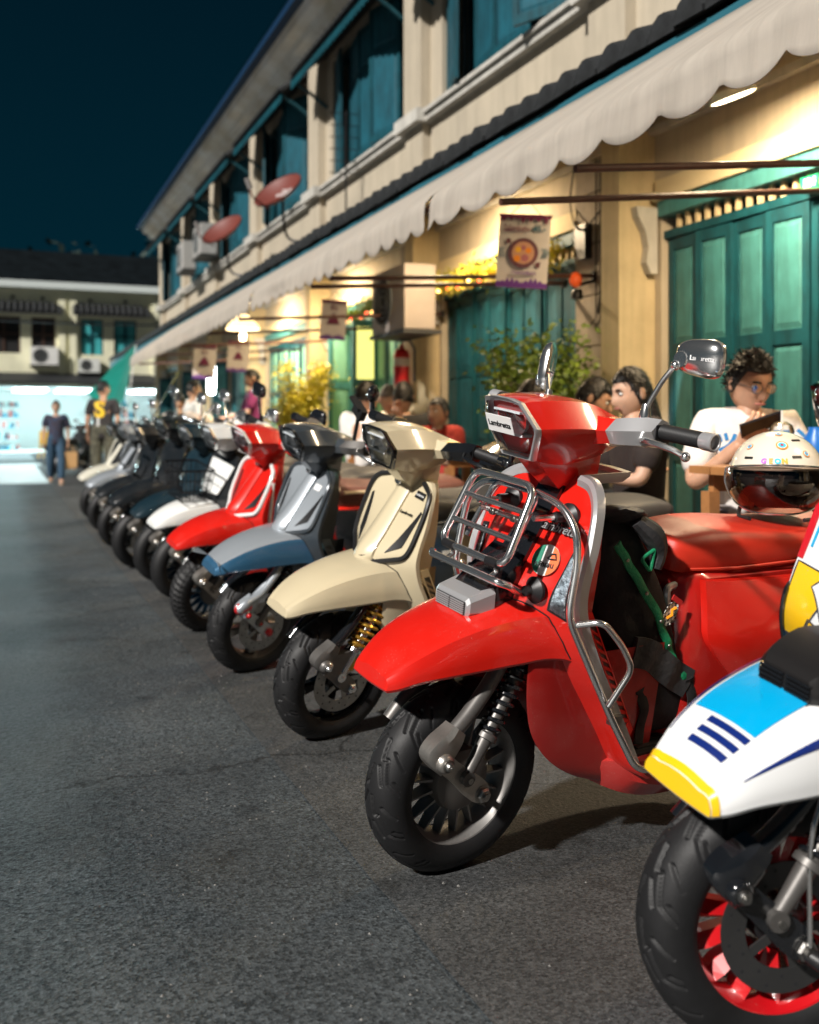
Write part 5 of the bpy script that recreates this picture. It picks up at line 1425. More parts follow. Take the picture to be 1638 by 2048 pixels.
for i, (a, b) in enumerate(wx):
    lit = i in (2, 3)
    wn_ = F(G().bb(a, a + .06, FY + .05, FY + .15, 3.72, 5.08).bb(b - .06, b, FY + .05, FY + .15, 3.72, 5.08).bb(a, b, FY + .05, FY + .15, 5.02, 5.08).bb((a + b) / 2 - .04, (a + b) / 2 + .04, FY + .05, FY + .15, 3.72, 5.02).bb(a + .06, b - .06, FY + .05, FY + .15, 4.42, 4.48), 'window', TEALD if lit else mat('brown_frame', (.06, .03, .02), .6))
    for (x0, x1) in ((a + .06, (a + b) / 2 - .04), ((a + b) / 2 + .04, b - .06)):
        for (z0, z1) in ((3.74, 4.42), (4.48, 5.02)):
            G().bb(x0, x1, FY + .09, FY + .11, z0, z1).obj('pane', mat('teal_pane', (.06, .40, .42), .4) if lit else DARKIN, wn_, smooth=False)
for a, b in ((-1.2, 2.05), (2.45, 5.3), (-5, -1.7)):
    cn = F(G().loft([[(x, FY, 5.62), (x, FY - .55, 5.22), (x, FY - .55, 5.16), (x, FY, 5.5)] for x in (a, b)]), 'canopy', TILE)
    for k in range(int((b - a) / .22)): G().tube([(a + .11 + k * .22, FY - .02, 5.64), (a + .11 + k * .22, FY - .57, 5.24)], .07, 6).obj('tile', TILE, cn)
cn = F(G().loft([[(x, FY, 3.0), (x, FY - .9, 2.62), (x, FY - .9, 2.55), (x, FY, 2.8)] for x in (X0, X1)]), 'shop_canopy', TILE)
for x in (.35, 1.4, 3.1, 4.4): G().ball((x, FY - .02, 5.8), (.07, .03, .07)).obj('vent_rosette', mat('dark_vent', (.05, .05, .05), .8), far, M=fm)
# bright open shop on the ground floor
LIT = mat('shop_lit_wall', (.82, .85, .85), .8)
TUBE = mat('shop_tube', (.8, 1, 1), .5, emit=(.78, .98, 1.0), estr=11)
sh = G().bb(X0, X1, FY + 5, FY + 5.1, 0, 2.5).bb(X0, X1, FY, FY + 5, 2.45, 2.5).bb(X0, X1, FY, FY + 5.1, -.01, .04)
F(sh, 'shop_interior', LIT)
for x in (-2.4, 3.55, 9.0): F(G().bb(x, x + .3, FY, FY + .35, 0, 2.5), 'pier', mat('far_pier', (.55, .62, .42), .8))
for y in (.8, 2.2, 3.6):
    for x in (-4.5, -1.2, 1.0, 2.6, 5.5):
        F(G().bb(x - .6, x + .6, FY + y - .03, FY + y + .03, 2.38, 2.43), 'tube_light', TUBE)
sl_ = bpy.data.objects.new('shop_light', bpy.data.lights.new('shop_light', 'AREA')); COL.objects.link(sl_)
sl_.location = (.8, FY + .5, 2.3); sl_.data.shape = 'RECTANGLE'; sl_.data.size = 8; sl_.data.size_y = .6; sl_.data.energy = 560; sl_.data.color = (.62, .95, 1.0)
sl_.rotation_euler = (R(-35), 0, 0)
# shelves with goods
for i, x in enumerate((.0, 4.35)):
    s_ = empty('shop_shelf', (x, FY + 1.6, .04), label='white shelf of goods at the %s of the bright shop' % ('left' if i == 0 else 'right'), cat='shelf')
    for k in range(5): G().bb(-.65, .65, -.2, .2, k * .42, k * .42 + .03).obj('board', mat('shelf_board', (.35, .5, .55), .6), s_, smooth=False)
    gd = G()
    for k in range(5):
        xx = -.6
        while xx < .55:
            wd = rng.uniform(.06, .16); gd.bb(xx, xx + wd * .9, -.15, .1, k * .42 + .031, k * .42 + .031 + rng.uniform(.12, .34), rng.randrange(4)); xx += wd
    o = gd.obj('goods', [mat('goods_a', (.05, .25, .35), .6), mat('goods_b', (.5, .6, .6), .6), mat('goods_c', (.03, .05, .08), .6), mat('goods_d', (.5, .12, .1), .6)], s_, smooth=False); o['kind'] = 'stuff'
def ac_unit(loc, rz, label, s=1.0, col=(.62, .60, .55)):
    t = empty('air_conditioner', loc, (0, 0, rz), label, 'air conditioner', 'outdoor air conditioning units on the walls'); t.scale = (s,) * 3
    G().bb(-.42, .42, -.15, .15, -.29, .29).obj('casing', mat('ac_casing_%d' % int(col[0] * 100), col, .5, var=.1, vscale=5), t, smooth=False)
    f = G().lathe([(.21, 0), (.225, -.012), (.24, 0)], 28, 'y', (-.12, -.151, 0)).obj('fan_grille', mat('ac_grille', (.12, .13, .13), .5), t)
    for r in (.05, .10, .15): G().lathe([(r, -.004), (r + .008, -.012), (r + .016, -.004)], 20, 'y', (-.12, -.151, 0)).obj('grille_ring', MATS['ac_grille'], f)
    G().lathe([(.001, -.003), (.205, -.003)], 24, 'y', (-.12, -.1505, 0)).obj('fan_well', DARKIN, f)
    G().bb(-.45, .45, -.17, .2, -.335, -.30).obj('shelf_bracket', mat('bracket_dark', (.03, .03, .03), .6), t, smooth=False)
    return t
ac_unit((1.45, FY - .25, 3.62), 0, 'large white air conditioner under the dark window of the far building', 1.15, (.75, .75, .72))
ac_unit((3.05, FY - .22, 3.30), 0, 'smaller air conditioner below the teal windows of the far building', .9, (.70, .72, .68))
ac_unit((3.48, 8.72, 2.20), R(-90), 'grey air conditioner hung on the pier above the fire extinguisher', 1.0, (.27, .23, .20))
ac_unit((3.66, 19.6, 4.62), R(-90), 'nearer of two air conditioners high on the far shophouse wall', 1.0, (.36, .35, .33))
ac_unit((3.66, 21.6, 4.62), R(-90), 'farther of two air conditioners high on the far shophouse wall', 1.0, (.36, .35, .33))
# cable across the street
tag(G().tube([(-9, FY - 3, 4.85), (-2, FY - 3, 4.62), (3, FY - 3, 4.6), (7, FY - 3, 4.7)], .035, 6).obj('overhead_cable', BLACK), 'dark overhead cable crossing in front of the far building', 'cable')
# trees behind
def tree(name, loc, h, r, label, m, n=700, seed=1):
    rg = random.Random(seed); t = empty(name, loc, label=label, cat='tree', group='dark trees behind the far building')
    G().tube([(0, 0, 0), (.1, 0, h * .4), (0, .1, h * .75)], [.25, .18, .06], 8).obj('trunk', mat('bark', (.05, .04, .03), .9), t)
    g = G(); cl = [(rg.uniform(-r, r) * .7, rg.uniform(-r, r) * .5, h * .72 + rg.uniform(-.3, .35) * r, rg.uniform(.35, .6) * r) for _ in range(9)]
    for _ in range(n):
        c = rg.choice(cl); d = Vector((rg.gauss(0, 1), rg.gauss(0, 1), rg.gauss(0, 1))).normalized() * c[3] * rg.uniform(.6, 1.05)
        p = Vector(c[:3]) + d; u = Vector((rg.gauss(0, 1), rg.gauss(0, 1), rg.gauss(0, .6))).normalized() * .28; v = u.cross(d.normalized()).normalized() * .16
        g.add([p - u, p - v, p + u, p + v], [[0, 1, 2, 3]])
    g.obj('crown', m, t, smooth=False)
TREEM = mat('night_leaves', (.018, .035, .028), .7)
tree('tree', (-3, FY + 12, 0), 10.5, 3.6, 'dark leafy tree rising behind the left part of the far roof', TREEM, 900, 1)
tree('tree', (3.2, FY + 12, 0), 10.2, 3.8, 'dark leafy tree rising behind the middle of the far roof', TREEM, 900, 2)
tree('tree', (9, FY + 13, 0), 10.8, 3.8, 'dark leafy tree rising behind the right part of the far roof', TREEM, 900, 3)
# satellite dishes
def dish(loc, d, label, foot, txt=False):
    t = empty('satellite_dish', loc, label=label, cat='satellite dish', group='satellite dishes on the shophouse wall')
    nrm = Vector((-.62, -.36, .70)).normalized(); M = nrm.to_track_quat('Z', 'Y').to_matrix().to_4x4()
    prof = [(.001, 0)] + [(d / 2 * k / 8, .16 * d * (k / 8) ** 2) for k in range(1, 9)]
    m = mat('dish_red', (.15, .035, .026), .5, var=.15, vscale=6)
    q = G().lathe(prof + [(d / 2, .16 * d + .012)] + [(d / 2 * k / 8, .16 * d * (k / 8) ** 2 - .012) for k in range(8, 0, -1)], 36, 'z').obj('reflector', m, t, M=M)
    if txt:
        for k, tx in enumerate(('TRUE', 'VISIONS')): text(tx, .075, WHITE, (.10, .03 - k * .08, .055), (1, 0, 0), (0, 1, .25), q)
    arm = M @ Vector((-.1, -d * .5, .35)); 
    G().tube([M @ Vector((0, -d * .45, .03)), M @ Vector((0, -d * .62, .30)), M @ Vector((0, -d * .55, .42))], .012, 6).obj('feed_arm', m, t)
    G().cyl(M @ Vector((0, -d * .55, .38)), M @ Vector((0, -d * .50, .50)), .03, 10).obj('feed_horn', mat('dish_grey', (.3, .28, .27), .5), t)
    f = Vector(foot) - Vector(loc)
    G().tube(cr([tuple(M @ Vector((0, 0, -.03))), (.02, 0, f.z * .45), (.10, 0, f.z * .92), (f.x * .5, f.y * .6, f.z), tuple(f)], 5), .018, 8).obj('mast', BLACK, t)
dish((3.2, 12.05, 3.86), .66, 'larger red satellite dish with white lettering, nearer of the two', (3.95, 11.75, 3.30), True)
dish((3.2, 15.4, 3.98), .70, 'plain dark red satellite dish farther along the wall', (3.95, 15.1, 3.35))
an = G().cyl((3.75, 11.2, 3.3), (3.75, 11.2, 4.75), .012, 6)
for k in range(6): an.cyl((3.55, 11.2, 4.0 + k * .14), (3.95, 11.2, 4.02 + k * .14), .006, 5)
tag(an.obj('tv_antenna', BLACK), 'thin dark aerial standing beside the larger satellite dish', 'antenna')
# ================================================================ people
from mathutils.bvhtree import BVHTree
def skin_mesh(verts, edges, radii, root=0, sub=2, name='body'):
    me = bpy.data.meshes.new(name); me.from_pydata([tuple(v) for v in verts], edges, []); me.update()
    o = bpy.data.objects.new(name, me); COL.objects.link(o)
    o.modifiers.new('skin', 'SKIN'); s = o.modifiers.new('sub', 'SUBSURF'); s.levels = sub; s.render_levels = sub
    sv = me.skin_vertices[0].data
    for i, r in enumerate(radii):
        sv[i].radius = r if isinstance(r, tuple) else (r, r); sv[i].use_root = (i == root)
    dg = bpy.context.evaluated_depsgraph_get(); out = bpy.data.meshes.new_from_object(o.evaluated_get(dg))
    bpy.data.objects.remove(o); bpy.data.meshes.remove(me)
    return out
def mesh_to_g(g, me, mi=0, f=None):
    vs = [tuple(f(v.co) if f else v.co) for v in me.vertices]
    g.add(vs, [list(p.vertices) for p in me.polygons], mi); bpy.data.meshes.remove(me)
SKIN = mat('skin', (.50, .28, .18), .5, var=.12, vscale=30, sub=.15); SKIN2 = mat('skin_light', (.52, .31, .21), .5, var=.1, vscale=30, sub=.15)
EYEW = mat('eye_white', (.7, .68, .65), .3); EYED = mat('eye_dark', (.012, .009, .008), .2); LIP = mat('lips', (.34, .12, .09), .5)
HAIRB = mat('black_hair', (.010, .008, .007), .45, var=.5, vscale=40, bump=.8, bscale=60); HAIRG = mat('grey_hair', (.25, .23, .22), .6, var=.4, vscale=40, bump=.6, bscale=60)

def head_geo(g, c, M, sc=1.0):
    """face looks to local -y"""
    P = []; nv, nu = 26, 36
    def gs(x, y, sx, sy): return math.exp(-(x / sx) ** 2 - (y / sy) ** 2)
    for i in range(nv + 1):
        ph = math.pi * i / nv; row = []
        for j in range(nu):
            a = 2 * math.pi * j / nu
            x = .074 * math.sin(ph) * math.sin(a); y = -.094 * math.sin(ph) * math.cos(a); z = .116 * math.cos(ph)
            if z < 0:
                k = (-z / .116); x *= 1 - .22 * k ** 1.6; y = y * (1 - .05 * k) - .012 * k * (1 if y < 0 else -1.2)
            if y < 0:
                f = min(1, -y / .05)
                d = .024 * gs(x, z + .022, .013, .020) + .012 * gs(x, z - .005, .009, .022) + .006 * gs(x, z - .036, .05, .012)
                d -= .012 * gs(abs(x) - .030, z - .014, .016, .012); d += .008 * gs(x, z + .056, .022, .012) - .004 * gs(x, z + .046, .02, .004) + .009 * gs(x, z + .092, .025, .02)
                d += .005 * gs(abs(x) - .042, z + .022, .018, .02)
                y -= d * f
            row.append((x, y, z))
        P.append(row)
    h = G().grid(P, closed_v=True)
    for s in (-1, 1):
        h.ball((s * .030, -.079, .014), (.013, .010, .008), 10, 8, 1); h.ball((s * .030, -.0865, .014), (.006, .004, .0065), 8, 6, 2)
        h.tube([(s * .014, -.094, .033), (s * .030, -.095, .038), (s * .047, -.083, .034)], [.003, .0045, .003], 6, 2)
        h.ball((s * .077, .008, -.002), (.010, .020, .032), 10, 8, 0)
    h.tube([(-.024, -.094, -.052), (-.01, -.103, -.0505), (.01, -.103, -.0505), (.024, -.094, -.052)], [.003, .0055, .0055, .003], 8, 3)
    T = Matrix.Translation(c) @ M @ Matrix.Scale(sc, 4)
    g.add([tuple(T @ Vector(v)) for v in h.v], h.f); g.m[-len(h.m):] = h.m
    return T
def hair_geo(T, style='short', seed=0):
    g = G(); P = []; nv, nu = 20, 40
    curly = style == 'curly'
    for i in range(nv + 1):
        ph = math.pi * .80 * i / nv; row = []
        for j in range(nu):
            a = 2 * math.pi * j / nu; ca = math.cos(a)
            lim = {'short': (1.02 if ca > .35 else 1.9), 'curly': (.98 if ca > .35 else 1.95), 'long': (1.02 if ca > .45 else 2.4), 'cap': 1.35}.get(style, 1.1)
            t = (ca - .1) / .5; t = min(max(t, 0), 1)
            hi_ = lim if ca > .35 else lim
            if style != 'cap': hi_ = (2.2 if style == 'long' else 1.95) * (1 - t) + (1.0) * t
            p = min(ph, hi_)
            k = 1.08 + (.03 if curly else .01)
            n = 1 + (.11 if curly else .05) * hnoise(math.sin(a) * 3 + seed, ca * 3, p * 3) + (.07 if curly else .015) * hnoise(math.sin(a) * 9 + seed, ca * 9, p * 9)
            over = max(0, ph - hi_); kk = k * n * (1 - .35 * min(1, over * 2.0))
            row.append((.076 * math.sin(p) * math.sin(a) * kk, -.096 * math.sin(p) * ca * kk + .004, .117 * math.cos(p) * kk + .004))
        P.append(row)
    g.grid(P, closed_v=True)
    if style == 'long':
        secs = []
        for k in range(9):
            u = k / 8; wv = .078 + .02 * math.sin(u * 3) - .03 * u
            secs.append([(wv * math.cos(b) * (1 + .1 * hnoise(b * 2, u * 4, seed)), .045 + .03 * u + .055 * math.sin(b), .02 - .34 * u) for b in [2 * math.pi * q / 14 for q in range(14)]])
        g.loft(secs)
    rr = random.Random(seed + 50)
    if style != 'cap':      # loose tufts that break up the outline
        for _ in range(420 if curly else 240):
            a = rr.uniform(0, 2 * math.pi); t_ = min(max((math.cos(a) - .1) / .5, 0), 1); p = rr.uniform(.1, 1.85 * (1 - t_) + .95 * t_)
            b = Vector((.076 * math.sin(p) * math.sin(a), -.096 * math.sin(p) * math.cos(a) + .004, .117 * math.cos(p) + .004)) * (1.07 if curly else 1.05)
            n_ = b.normalized(); dn = (Vector((rr.gauss(0, .5), .25, -.8 if not curly else rr.gauss(0, .6))) ); dn = (dn - n_ * dn.dot(n_) * .8).normalized(); w_ = n_.cross(dn) * (.006 if curly else .0045); L_ = rr.uniform(.02, .045)
            tip = b + dn * L_ + n_ * (.012 if curly else .006)
            g.add([b - w_ - n_ * .006, b + w_ - n_ * .006, b + dn * L_ * .5 + w_ * .8 + n_ * .006, tip, b + dn * L_ * .5 - w_ * .8 + n_ * .006], [[0, 1, 2, 3, 4]])
    if style == 'bun': g.ball((0, .10, .07), .04)
    return g.xf(T)
def hand_geo(g, wrist, d, palm, curl=.5, side=1, k=1.0):
    """palm + four unequal fingers + thumb; d = pointing direction, palm = palm normal"""
    d = Vector(d).normalized(); n = (Vector(palm) - d * Vector(palm).dot(d)).normalized(); s = d.cross(n) * side
    W = Vector(wrist); secs = []
    for t, w, h in ((-.02, .023, .018), (.02, .034, .015), (.06, .041, .014), (.085, .040, .011)):
        c = W + d * t * k
        secs.append([tuple(c + (s * w * math.cos(a) + n * h * math.sin(a)) * k) for a in [2 * math.pi * q / 10 for q in range(10)]])
    g.loft(secs)
    for q, (off, L) in enumerate(((-.030, .066), (-.010, .075), (.010, .070), (.029, .055))):
        p = W + (d * .082 + s * off) * k; pts = [p]; ang = 0
        for seg, f in ((0, .45), (1, .3), (2, .25)):
            ang += curl * (.9 if seg else .55); dd = d * math.cos(ang) + n * math.sin(ang); p = p + dd * L * f * k; pts.append(p)
        g.tube(pts, [.0092 * k, .0086 * k, .0078 * k, .006 * k], 8)
    b = W + (d * .022 - s * .030) * k
    g.tube([b, b + (d * .028 - s * .022 + n * .010) * k, b + (d * .055 - s * .020 + n * .022) * k, b + (d * .072 - s * .010 + n * .028) * k], [.012 * k, .0105 * k, .009 * k, .0065 * k], 8)

SEAT_PZ = dict(pel=(0, 0, .46), chest=(0, -.02, .74), neck=(0, -.03, .90), head=(0, -.05, 1.03), shL=(.17, -.02, .86), shR=(-.17, -.02, .86), elL=(.23, -.10, .62), elR=(-.23, -.10, .62), wrL=(.12, -.32, .66), wrR=(-.12, -.32, .66),
               hipL=(.09, 0, .44), hipR=(-.09, 0, .44), knL=(.13, -.40, .45), knR=(-.13, -.40, .45), anL=(.13, -.38, .07), anR=(-.13, -.38, .07))
STAND = dict(pel=(0, 0, .90), chest=(0, 0, 1.20), neck=(0, .0, 1.40), head=(0, -.015, 1.53), shL=(.175, 0, 1.355), shR=(-.175, 0, 1.355), elL=(.22, .02, 1.08), elR=(-.22, .02, 1.08), wrL=(.23, -.05, .85), wrR=(-.23, -.05, .85),
             hipL=(.09, 0, .87), hipR=(-.09, 0, .87), knL=(.10, -.02, .48), knR=(-.10, -.02, .48), anL=(.10, .02, .08), anR=(-.10, .02, .08))
def person(label, loc, face, pose, shirt, pants, hair='short', hairm=None, skin=None, head=(0, 0), sleeve=.85, legs=1.0, scale=1.0, hands=True, shoes=None, seed=0, **over):
    """face: world angle of the facing direction in degrees (-90 looks along -Y)"""
    p = {k: Vector(v) for k, v in pose.items()}; p.update({k: Vector(v) for k, v in over.items() if k in pose})
    t = empty('person', loc, (0, 0, R(face + 90)), label, 'person'); t.scale = (scale,) * 3
    sk = skin or SKIN; g = G()
    names = ['pel', 'chest', 'neck', 'shL', 'elL', 'wrL', 'shR', 'elR', 'wrR', 'hipL', 'knL', 'anL', 'hipR', 'knR', 'anR']
    V = [p[k] for k in names]; E = [(0, 1), (1, 2), (1, 3), (3, 4), (4, 5), (1, 6), (6, 7), (7, 8), (0, 9), (9, 10), (10, 11), (0, 12), (12, 13), (13, 14)]
    rad = [.115, .115, .050, .055, .040, .027, .055, .040, .027, .085, .058, .04, .085, .058, .04]
    nk = len(V); V.append(p['head'] - Vector((0, 0, .05))); E.append((2, nk)); rad.append(.048)
    for s, a in (('L', 11), ('R', 14)):
        f = len(V); V.append(p['an' + s] + Vector((0, -.13, -.035))); E.append((a, f)); rad.append(.035)
    mesh_to_g(g, skin_mesh(V, E, rad))
    hm = Matrix.Rotation(R(head[0]), 4, 'Z') @ Matrix.Rotation(R(head[1]), 4, 'X')
    T = head_geo(g, p['head'], hm)
    if hands:
        for s, sd in (('L', 1), ('R', -1)):
            d = (p['wr' + s] - p['el' + s]).normalized()
            hd = over.get('hand' + s)
            hand_geo(g, p['wr' + s], hd[0] if hd else d, hd[1] if hd else (-.6 * sd, -.2, -.5), hd[2] if hd else .45, -sd)
    g.obj('body', [sk, EYEW, EYED, LIP], t, angle=60)
    # shirt
    def mix(a, b, k): return p[a] + (p[b] - p[a]) * k
    V = [p['pel'] + Vector((0, 0, -.15 if p['pel'].z > .6 else -.04)), (p['pel'] + p['chest']) / 2 + Vector((0, -.01, 0)), p['chest'], p['neck'] - Vector((0, 0, .045)), p['shL'], mix('shL', 'elL', sleeve), p['shR'], mix('shR', 'elR', sleeve)]
    sm_ = skin_mesh(V, [(0, 1), (1, 2), (2, 3), (2, 4), (4, 5), (2, 6), (6, 7)], [(.165, .125), (.160, .125), (.160, .125), .068, .080, .066, .080, .066])
    sg = G(); mesh_to_g(sg, sm_)
    so = sg.obj('shirt', shirt, t, angle=80)
    V = [p['pel'] + Vector((0, 0, .14)), p['pel'], p['hipL'], mix('hipL', 'knL', .55), mix('hipL', 'knL', 1), p['hipR'], mix('hipR', 'knR', .55), mix('hipR', 'knR', 1)]
    E = [(0, 1), (1, 2), (2, 3), (3, 4), (1, 5), (5, 6), (6, 7)]; rad = [.14, .14, .11, .098, .085, .11, .098, .085]
    if legs > 1.01:
        for s, k in (('L', 4), ('R', 7)):
            i = len(V); V.append(p['kn' + s] + (p['an' + s] - p['kn' + s]) * .95); E.append((k, i)); rad.append(.075)
    pg = G(); mesh_to_g(pg, skin_mesh(V, E, rad)); pg.obj('trousers', pants, t, angle=80)
    if shoes:
        for s in 'LR':
            a = p['an' + s]; G().loft([[(a.x + w * math.cos(b), a.y + y, max(.0, a.z - .075 + h + h * math.sin(b))) for b in [2 * math.pi * q / 10 for q in range(10)]] for y, w, h in ((.06, .03, .03), (.0, .045, .045), (-.10, .048, .032), (-.17, .035, .02))]).obj('shoe', shoes, t)
    if hair: hair_geo(T, hair, seed).obj('hair', hairm or HAIRB, t, angle=80)
    return t, T, so
def cloth(name, col, **k): return mat(name, col, .85, var=k.pop('var', .18), vscale=k.pop('vscale', 7), bump=.5, bscale=18, **k)
WTEE = cloth('white_cotton', (.68, .64, .60)); BTEE = cloth('black_cotton', (.018, .017, .017)); DKB = cloth('brown_black_cotton', (.022, .014, .012)); CREAMT = cloth('cream_cotton', (.58, .47, .40))
PURP = cloth('purple_cotton', (.26, .04, .18)); DENIM = cloth('denim', (.03, .07, .12)); CAMO = mat('camo_shorts', (.02, .03, .07), .85, var=.9, vscale=16, dark=(.42, .36, .30)); BLKTR = cloth('black_trousers', (.012, .012, .014))
KHAKI = mat('camo_khaki', (.10, .095, .065), .85, var=.7, vscale=14); PATT = mat('patterned_navy', (.015, .035, .075), .8, var=.9, vscale=14, dark=(.05, .03, .035))
PZ = .126
# man in the white shirt looking at his phone
p1, T1, s1 = person('man in white T-shirt and glasses looking down at his phone', (2.98, 3.46, PZ), -112, SEAT_PZ, WTEE, CAMO, 'curly', head=(14, 22), seed=3, scale=1.06,
    wrR=(-.10, -.27, .80), elR=(-.26, -.14, .62), handR=((.45, -.35, .75), (.2, .8, .3), .9), knR=(-.22, -.36, .47), knL=(.06, -.42, .46))
gl = G()
for s in (-1, 1):
    gl.tube([(s * .031 + .023 * math.cos(a), -.100, .012 + .020 * math.sin(a)) for a in [2 * math.pi * q / 18 for q in range(18)]], .0018, 6, closed=True)
    gl.tube([(s * .054, -.098, .015), (s * .079, -.03, .012), (s * .082, .01, .008)], .0016, 6)
gl.tube([(-.008, -.101, .014), (.008, -.101, .014)], .0016, 6)
gl.xf(T1).obj('glasses', GUN, p1)
for s in (-1, 1): G().lathe([(.001, 0), (.022, 0)], 16, 'y', (s * .031, -.100, .012)).xf(T1).obj('glasses_lens', thin_glass('spectacle_lens', (.8, .85, 1), .02, .25), p1)
phM = p1.matrix_basis
ph = G().bb(-.038, .038, -.0045, .0045, -.078, .078).obj('phone', mat('phone_black', (.01, .01, .012), .25), None, smooth=False)
ph.matrix_basis = p1.matrix_basis @ Matrix.Translation((-.055, -.325, .865)) @ Matrix.Rotation(R(14), 4, 'Z') @ Matrix.Rotation(R(48), 4, 'X') @ Matrix.Rotation(R(60), 4, 'Y')
tag(ph, 'black phone held up by the man in the white T-shirt', 'phone')
# shirt lettering draped on to the cloth
def drape(txt, size, m, so, par, cx, cz, sy=-1, gap=.004, name='shirt_print', **k):
    me = text_mesh(txt, size, extrude=0, **k); bm = bmesh.new(); bm.from_mesh(me)
    bmesh.ops.triangulate(bm, faces=bm.faces[:]); bmesh.ops.subdivide_edges(bm, edges=[e for e in bm.edges if e.calc_length() > size * .12], cuts=2)
    bv = BVHTree.FromPolygons([v.co for v in so.data.vertices], [list(q.vertices) for q in so.data.polygons])
    for v in bm.verts:
        x, z = cx + v.co.x * (1 if sy < 0 else -1), cz + v.co.y
        h = bv.ray_cast(Vector((x, sy * .9, z)), Vector((0, -sy, 0)))[0]
        v.co = Vector((x, (h.y if h else sy * .13) + sy * gap, z))
    bm.to_mesh(me); bm.free(); me.materials.clear(); me.materials.append(m)
    return link(name, me, par)
drape('ックマン', .105, mat('print_blue', (.012, .17, .42), .6), s1, p1, .035, .80, bold=.003, shear=.15)
person('woman with long dark hair in a black top seen from behind her shoulder', (2.95, 4.18, PZ), 168, SEAT_PZ, DKB, BLKTR, 'long', skin=SKIN2, head=(10, 14), seed=5, scale=1.04)
person('man in black T-shirt with his face lowered to the right', (3.14, 5.00, PZ), -52, SEAT_PZ, BTEE, BLKTR, 'short', head=(10, 26), seed=7, scale=1.03)
person('woman with dark hair seated under the green bush', (2.98, 5.42, PZ), -80, SEAT_PZ, BTEE, BLKTR, 'long', skin=SKIN2, head=(-8, 12), seed=9, scale=1.03)
person('person with grey hair facing the street, beside the cream pillar', (3.42, 8.95, PZ), -105, SEAT_PZ, CREAMT, BLKTR, 'cap', HAIRG, SKIN2, head=(0, 5), seed=11, scale=1.12)
person('man with short black hair and black top, back turned, in front of the cream pillar', (3.22, 8.05, PZ), 70, SEAT_PZ, BTEE, BLKTR, 'short', head=(0, 5), seed=12, scale=1.12)
person('child with dark hair low beside the tables', (3.25, 7.3, PZ), -150, SEAT_PZ, cloth('red_cotton', (.45, .04, .03)), BLKTR, 'short', skin=SKIN2, seed=13, scale=.98, wrR=(-.25, -.25, 1.02), elR=(-.3, -.15, .8))
person('person in white shirt with dark hair seated at the middle table', (2.88, 8.15, PZ), 30, SEAT_PZ, WTEE, BLKTR, 'short', head=(0, 8), seed=14, scale=1.12)
person('woman in purple shirt leaning over the food stall', (2.95, 12.5, PZ), 175, STAND, PURP, DENIM, 'short', skin=SKIN2, head=(0, 20), seed=15, scale=.98, legs=1.2, wrL=(.12, -.36, 1.02), wrR=(-.12, -.36, 1.02), elL=(.22, -.12, 1.06), elR=(-.22, -.12, 1.06))
person('person in white shirt facing the bright bulb of the stall', (2.45, 14.0, 0.004), 20, STAND, WTEE, BLKTR, 'short', head=(-20, 5), seed=16, scale=1.0, legs=1.2)
person('person in cream shirt with arm bent, back to the street', (2.12, 13.1, 0.004), 60, STAND, CREAMT, BLKTR, 'short', head=(10, 30), seed=17, scale=.87, legs=1.2, elR=(-.36, .0, 1.16), elL=(.36, 0, 1.16))
m12, T12, s12 = person('man standing in black T-shirt with yellow print on the back and camouflage trousers', (1.44, 16.1, 0.004), 72, STAND, cloth('charcoal_cotton', (.030, .025, .026)), KHAKI, 'short', head=(-45, 0), seed=18, scale=1.04, legs=1.2, shoes=BLKTR)
drape('S', .34, mat('print_yellow', (.75, .48, .02), .6), s12, m12, .03, 1.22, sy=1, bold=.012); drape('I', .34, mat('print_white', (.6, .6, .58), .6), s12, m12, .05, .98, sy=1)
m13, T13, s13 = person('woman walking towards the camera in dark patterned shirt and wide jeans with a tan bag', (.86, 18.4, 0), -96, STAND, PATT, DENIM, 'short', skin=SKIN2, seed=19, scale=.885, legs=1.3, shoes=mat('tan_shoe', (.3, .2, .14), .6), knL=(.11, -.10, .48), anL=(.11, -.16, .08), knR=(-.10, .04, .47), anR=(-.10, .18, .12))
bagp = m13.matrix_basis @ Vector((.25, -.06, .56))
tb = empty('tote_bag', bagp, (0, 0, R(-6)), 'tan paper bag hanging from the walking woman\'s hand', 'bag')
G().loft([[(-.13 * k, -.05 * k, z), (.13 * k, -.05 * k, z), (.13 * k, .05 * k, z), (-.13 * k, .05 * k, z)] for k, z in ((.75, -.22), (1, -.18), (1, .08))]).obj('bag_body', mat('kraft', (.45, .26, .11), .7), tb, smooth=False)
G().tube(cr([(-.07, 0, .08), (-.05, 0, .17), (.05, 0, .17), (.07, 0, .08)], 5), .006, 6).obj('handle', MATS['kraft'], tb)
# ================================================================ tables, stools, plants, signs and small things
WOOD = mat('table_wood', (.36, .16, .055), .5, var=.45, vscale=6, bump=.1, bscale=40)
WOODD = mat('dark_wood', (.10, .045, .02), .55, var=.4, vscale=6)
def table(loc, w, d, h, label, rz=0):
    t = empty('table', loc, (0, 0, R(rz)), label, 'table', 'wooden tables on the pavement')
    n = max(3, int(d / .13))
    pl = G().bb(-w / 2, w / 2, -.0, d / n - .006, h - .03, h).mesh('plank', smooth=False)
    for k in range(n): link('plank', pl, t, WOOD, loc=(0, -d / 2 + k * d / n, 0))
    for sx in (-1, 1):
        for sy in (-1, 1): G().bb(sx * (w / 2 - .06) - .025, sx * (w / 2 - .06) + .025, sy * (d / 2 - .06) - .025, sy * (d / 2 - .06) + .025, 0, h - .10).obj('leg', WOOD, t, smooth=False)
    for y in (-d / 2 + .065, d / 2 - .065): G().bb(-w / 2 + .06, w / 2 - .06, y - .015, y + .015, h - .10, h - .032).obj('apron', WOOD, t, smooth=False)
    return t
table((2.98, 2.98, PZ), .95, .52, .755, 'wooden table in front of the man with the phone')
